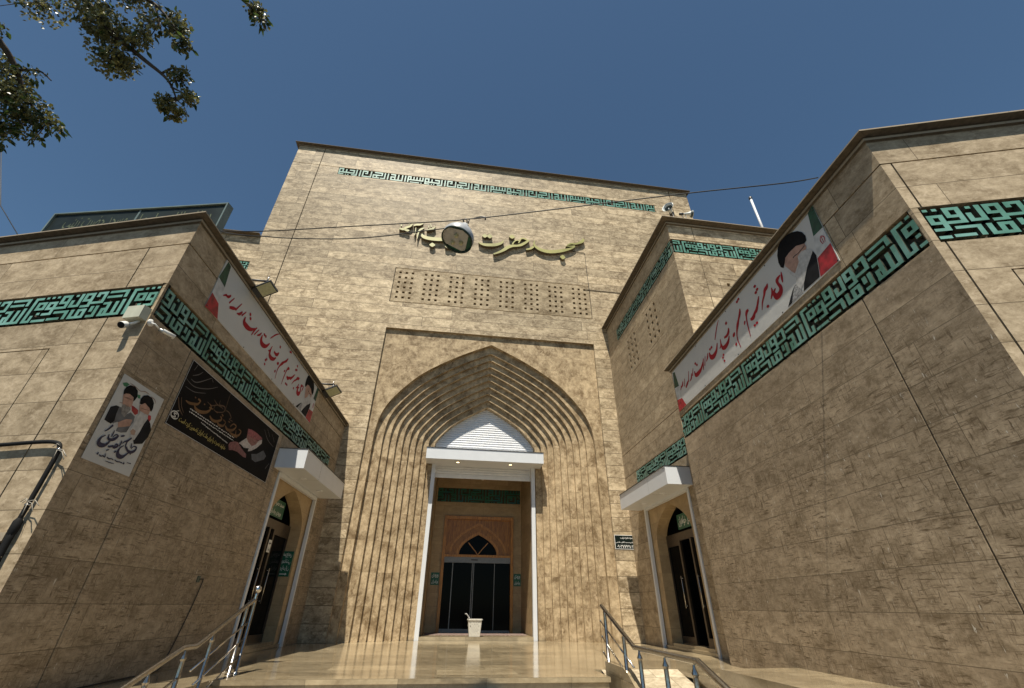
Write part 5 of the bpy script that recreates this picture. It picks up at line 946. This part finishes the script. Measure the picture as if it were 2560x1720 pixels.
tag(b.build('rug', [m_rug()]), 'patterned dark rug lying inside the portal before the glass door', 'rug')

# ================================================================== TREE overhanging from the street on the left
tr = thing('street_tree', (-5.6, .3, GZ), 'leafy street tree whose seed-laden twigs hang into the top left of the sky', 'tree')
BARK = plain('bark', (.06, .045, .032), .9, var=.4, scale=20, bump=.5)
b = MB(); b.tube(smooth_path([(-5.6, .3, GZ - .1), (-5.62, .3, .6), (-5.55, .38, 2.0), (-5.5, .5, 3.4), (-5.35, .75, 4.6), (-5.2, 1.0, 5.6), (-5.0, 1.25, 6.6), (-4.9, 1.4, 7.4)]), [.24 - .0045 * i for i in range(43)], 12); b.build('trunk', [BARK], tr)
limbs = [[(-5.35, .75, 4.6), (-5.0, 1.4, 5.1), (-4.6, 2.1, 5.3), (-4.35, 2.6, 5.15), (-4.2, 2.85, 4.85), (-4.0, 2.95, 4.65)], [(-5.2, 1.0, 5.6), (-4.7, 1.5, 6.0), (-4.1, 2.05, 5.95), (-3.75, 2.3, 5.65), (-3.45, 2.4, 5.35), (-3.15, 2.5, 5.15), (-2.9, 2.57, 4.98), (-2.8, 2.66, 4.82)],
 [(-4.1, 2.05, 5.95), (-3.5, 2.2, 5.8), (-3.1, 2.25, 5.62), (-2.9, 2.3, 5.42), (-2.72, 2.36, 5.28)], [(-5.0, 1.25, 6.6), (-4.2, 1.6, 6.6), (-3.2, 1.9, 6.2), (-2.5, 2.05, 5.8), (-2.12, 2.14, 5.5), (-2.03, 2.2, 5.38)], [(-3.45, 2.4, 5.35), (-3.38, 2.5, 5.2), (-3.34, 2.55, 5.06)], [(-2.96, 2.55, 5.03), (-2.84, 2.5, 5.06), (-2.76, 2.52, 5.03)], [(-4.5, 2.2, 5.32), (-4.2, 2.3, 5.55), (-4.05, 2.4, 5.5)], [(-4.3, 2.7, 5.0), (-4.1, 2.7, 5.05), (-4.0, 2.75, 5.0)], [(-2.86, 2.6, 4.92), (-2.74, 2.62, 4.88)], [(-3.1, 2.25, 5.62), (-2.98, 2.33, 5.35)]]
b = MB()
for i, L in enumerate(limbs):
    S_ = smooth_path(L); n = len(S_); r0 = (.05, .05, .02, .04, .010, .007, .012, .010, .006, .008)[i]; b.tube(S_, [max(.005, r0 * (1 - k / n) + .004) for k in range(n)], 7)
TWIG = b
def m_leaf(name, c1, c2, tr_=.3):
    m, n, l, bs_ = nmat(name); g = n.new('ShaderNodeNewGeometry'); z = n.new('ShaderNodeTexNoise'); z.inputs['Scale'].default_value = 11; l.new(g.outputs['Position'], z.inputs[0])
    rp = n.new('ShaderNodeValToRGB'); e = rp.color_ramp.elements; e[0].position = .35; e[1].position = .65; e[0].color = (*c1, 1); e[1].color = (*c2, 1); l.new(z.outputs['Fac'], rp.inputs[0])
    t = n.new('ShaderNodeBsdfTranslucent'); mx = n.new('ShaderNodeMixShader'); mx.inputs[0].default_value = tr_
    l.new(rp.outputs[0], bs_.inputs['Base Color']); l.new(rp.outputs[0], t.inputs[0]); bs_.inputs['Roughness'].default_value = .34; bs_.inputs['Specular IOR Level'].default_value = .7
    l.new(bs_.outputs[0], mx.inputs[1]); l.new(t.outputs[0], mx.inputs[2]); l.new(mx.outputs[0], n['Material Output'].inputs[0]); return m
rl = random.Random(5)
def leaf(mb, p, d, L, w, m):
    d = d.normalized(); s = d.cross(V((rl.gauss(0, 1), rl.gauss(0, 1), rl.gauss(0, 1)))).normalized(); nrm = d.cross(s)
    a = p; t = p + d * L; mid = p + d * L * .45 - nrm * L * .06; l1 = p + d * L * .42 + s * w + nrm * L * .08; l2 = p + d * L * .42 - s * w + nrm * L * .08; u1 = p + d * L * .75 + s * w * .6 + nrm * L * .05; u2 = p + d * L * .75 - s * w * .6 + nrm * L * .05
    mb.face([a, l1, mid], m); mb.face([l1, u1, t, mid], m); mb.face([a, mid, l2], m); mb.face([mid, t, u2, l2], m)
b = MB()
# (centre, radii, seeds, leaves) : dense bunches of round seed wings, sparse pointed leaves at the tips
cl = [((-4.12, 2.38, 5.55), (.22, .16, .10), 240, 16), ((-3.60, 2.36, 5.47), (.16, .15, .13), 300, 10), ((-3.44, 2.38, 5.36), (.17, .15, .13), 380, 10), ((-3.1, 2.34, 5.42), (.10, .1, .16), 190, 12), ((-3.35, 2.54, 5.14), (.15, .12, .09), 340, 10), ((-3.22, 2.42, 5.28), (.13, .1, .10), 240, 8), ((-2.86, 2.33, 5.40), (.10, .08, .09), 120, 14), ((-2.78, 2.38, 5.25), (.08, .07, .06), 110, 14), ((-2.92, 2.33, 5.54), (.12, .1, .06), 120, 10),
 ((-2.80, 2.54, 5.02), (.09, .07, .07), 120, 18), ((-2.90, 2.68, 4.80), (.085, .08, .08), 170, 6), ((-2.82, 2.72, 4.74), (.10, .08, .055), 170, 6), ((-2.70, 2.63, 4.86), (.065, .06, .075), 130, 4), ((-4.36, 2.80, 4.95), (.17, .15, .14), 420, 20), ((-4.30, 2.78, 4.80), (.20, .15, .12), 420, 30), ((-4.10, 2.88, 4.72), (.16, .13, .10), 200, 40), ((-3.95, 2.95, 4.64), (.10, .08, .06), 60, 30), ((-4.33, 2.95, 4.58), (.12, .1, .12), 120, 40), ((-4.16, 2.72, 5.03), (.12, .06, .06), 30, 18), ((-4.45, 2.7, 5.12), (.10, .1, .12), 160, 10),
 ((-2.14, 2.13, 5.55), (.08, .07, .06), 130, 10), ((-2.08, 2.17, 5.45), (.07, .06, .06), 26, 16), ((-4.5, 2.55, 5.36), (.05, .05, .12), 60, 6), ((-3.74, 2.30, 5.62), (.22, .18, .10), 300, 10), ((-3.3, 2.25, 5.68), (.2, .15, .08), 260, 10), ((-4.9, 2.0, 5.3), (.35, .3, .3), 500, 60), ((-4.8, 1.6, 6.2), (.5, .4, .4), 600, 90), ((-3.6, 1.9, 6.4), (.5, .35, .25), 500, 60), ((-2.4, 1.95, 5.95), (.25, .2, .15), 220, 20), ((-5.3, 1.0, 6.8), (.6, .5, .5), 700, 90), ((-5.0, 1.3, 7.6), (.6, .5, .4), 600, 80)]
cl += [((-4.30, 2.98, 4.42), (.10, .08, .10), 40, 34), ((-4.08, 2.98, 4.50), (.09, .07, .05), 30, 26), ((-3.40, 2.56, 5.10), (.19, .13, .10), 260, 8), ((-3.52, 2.44, 5.26), (.12, .1, .1), 160, 6), ((-4.2, 2.9, 4.62), (.16, .1, .1), 120, 30)]
_lp = [V(p) for L in limbs for p in smooth_path(L)]
for c, rr, ns, nl in cl:
    c = V(c); q0 = min(_lp, key=lambda p: (p - c).length)
    for k in range(4):
        e = c + V((rl.gauss(0, .5) * rr[0], rl.gauss(0, .5) * rr[1], rl.gauss(-.2, .5) * rr[2])); TWIG.tube(smooth_path([tuple(q0), tuple((q0 + e) / 2 + V((0, 0, .03))), tuple(e)], 3), [.0055, .005, .0045, .004, .0035, .003, .0025], 5)
    for k in range(int(ns * 1.2)):
        d = V((rl.gauss(0, 1), rl.gauss(0, 1), rl.gauss(0, 1))).normalized(); q = rl.random() ** .45; p = c + V((d.x * rr[0], d.y * rr[1], d.z * rr[2])) * q * (1 + .25 * rl.random())
        leaf(b, p, V((rl.gauss(0, .6), rl.gauss(0, .6), rl.gauss(-.5, .6))), rl.uniform(.026, .042), rl.uniform(.011, .017), 0)
    for k in range(nl):
        d = V((rl.gauss(0, 1), rl.gauss(0, 1), rl.gauss(-.4, .8))).normalized(); p = c + V((d.x * rr[0], d.y * rr[1], d.z * rr[2])) * rl.uniform(.7, 1.1)
        leaf(b, p, d * .6 + V((rl.gauss(0, .4), rl.gauss(0, .4), -.5)), rl.uniform(.05, .085), rl.uniform(.013, .02), 1)
b.build('crown', [m_leaf('seed_wing', (.05, .055, .014), (.29, .28, .10), .28), m_leaf('leaf', (.025, .045, .010), (.07, .11, .022), .45)], tr)
TWIG.build('branch', [BARK], tr)
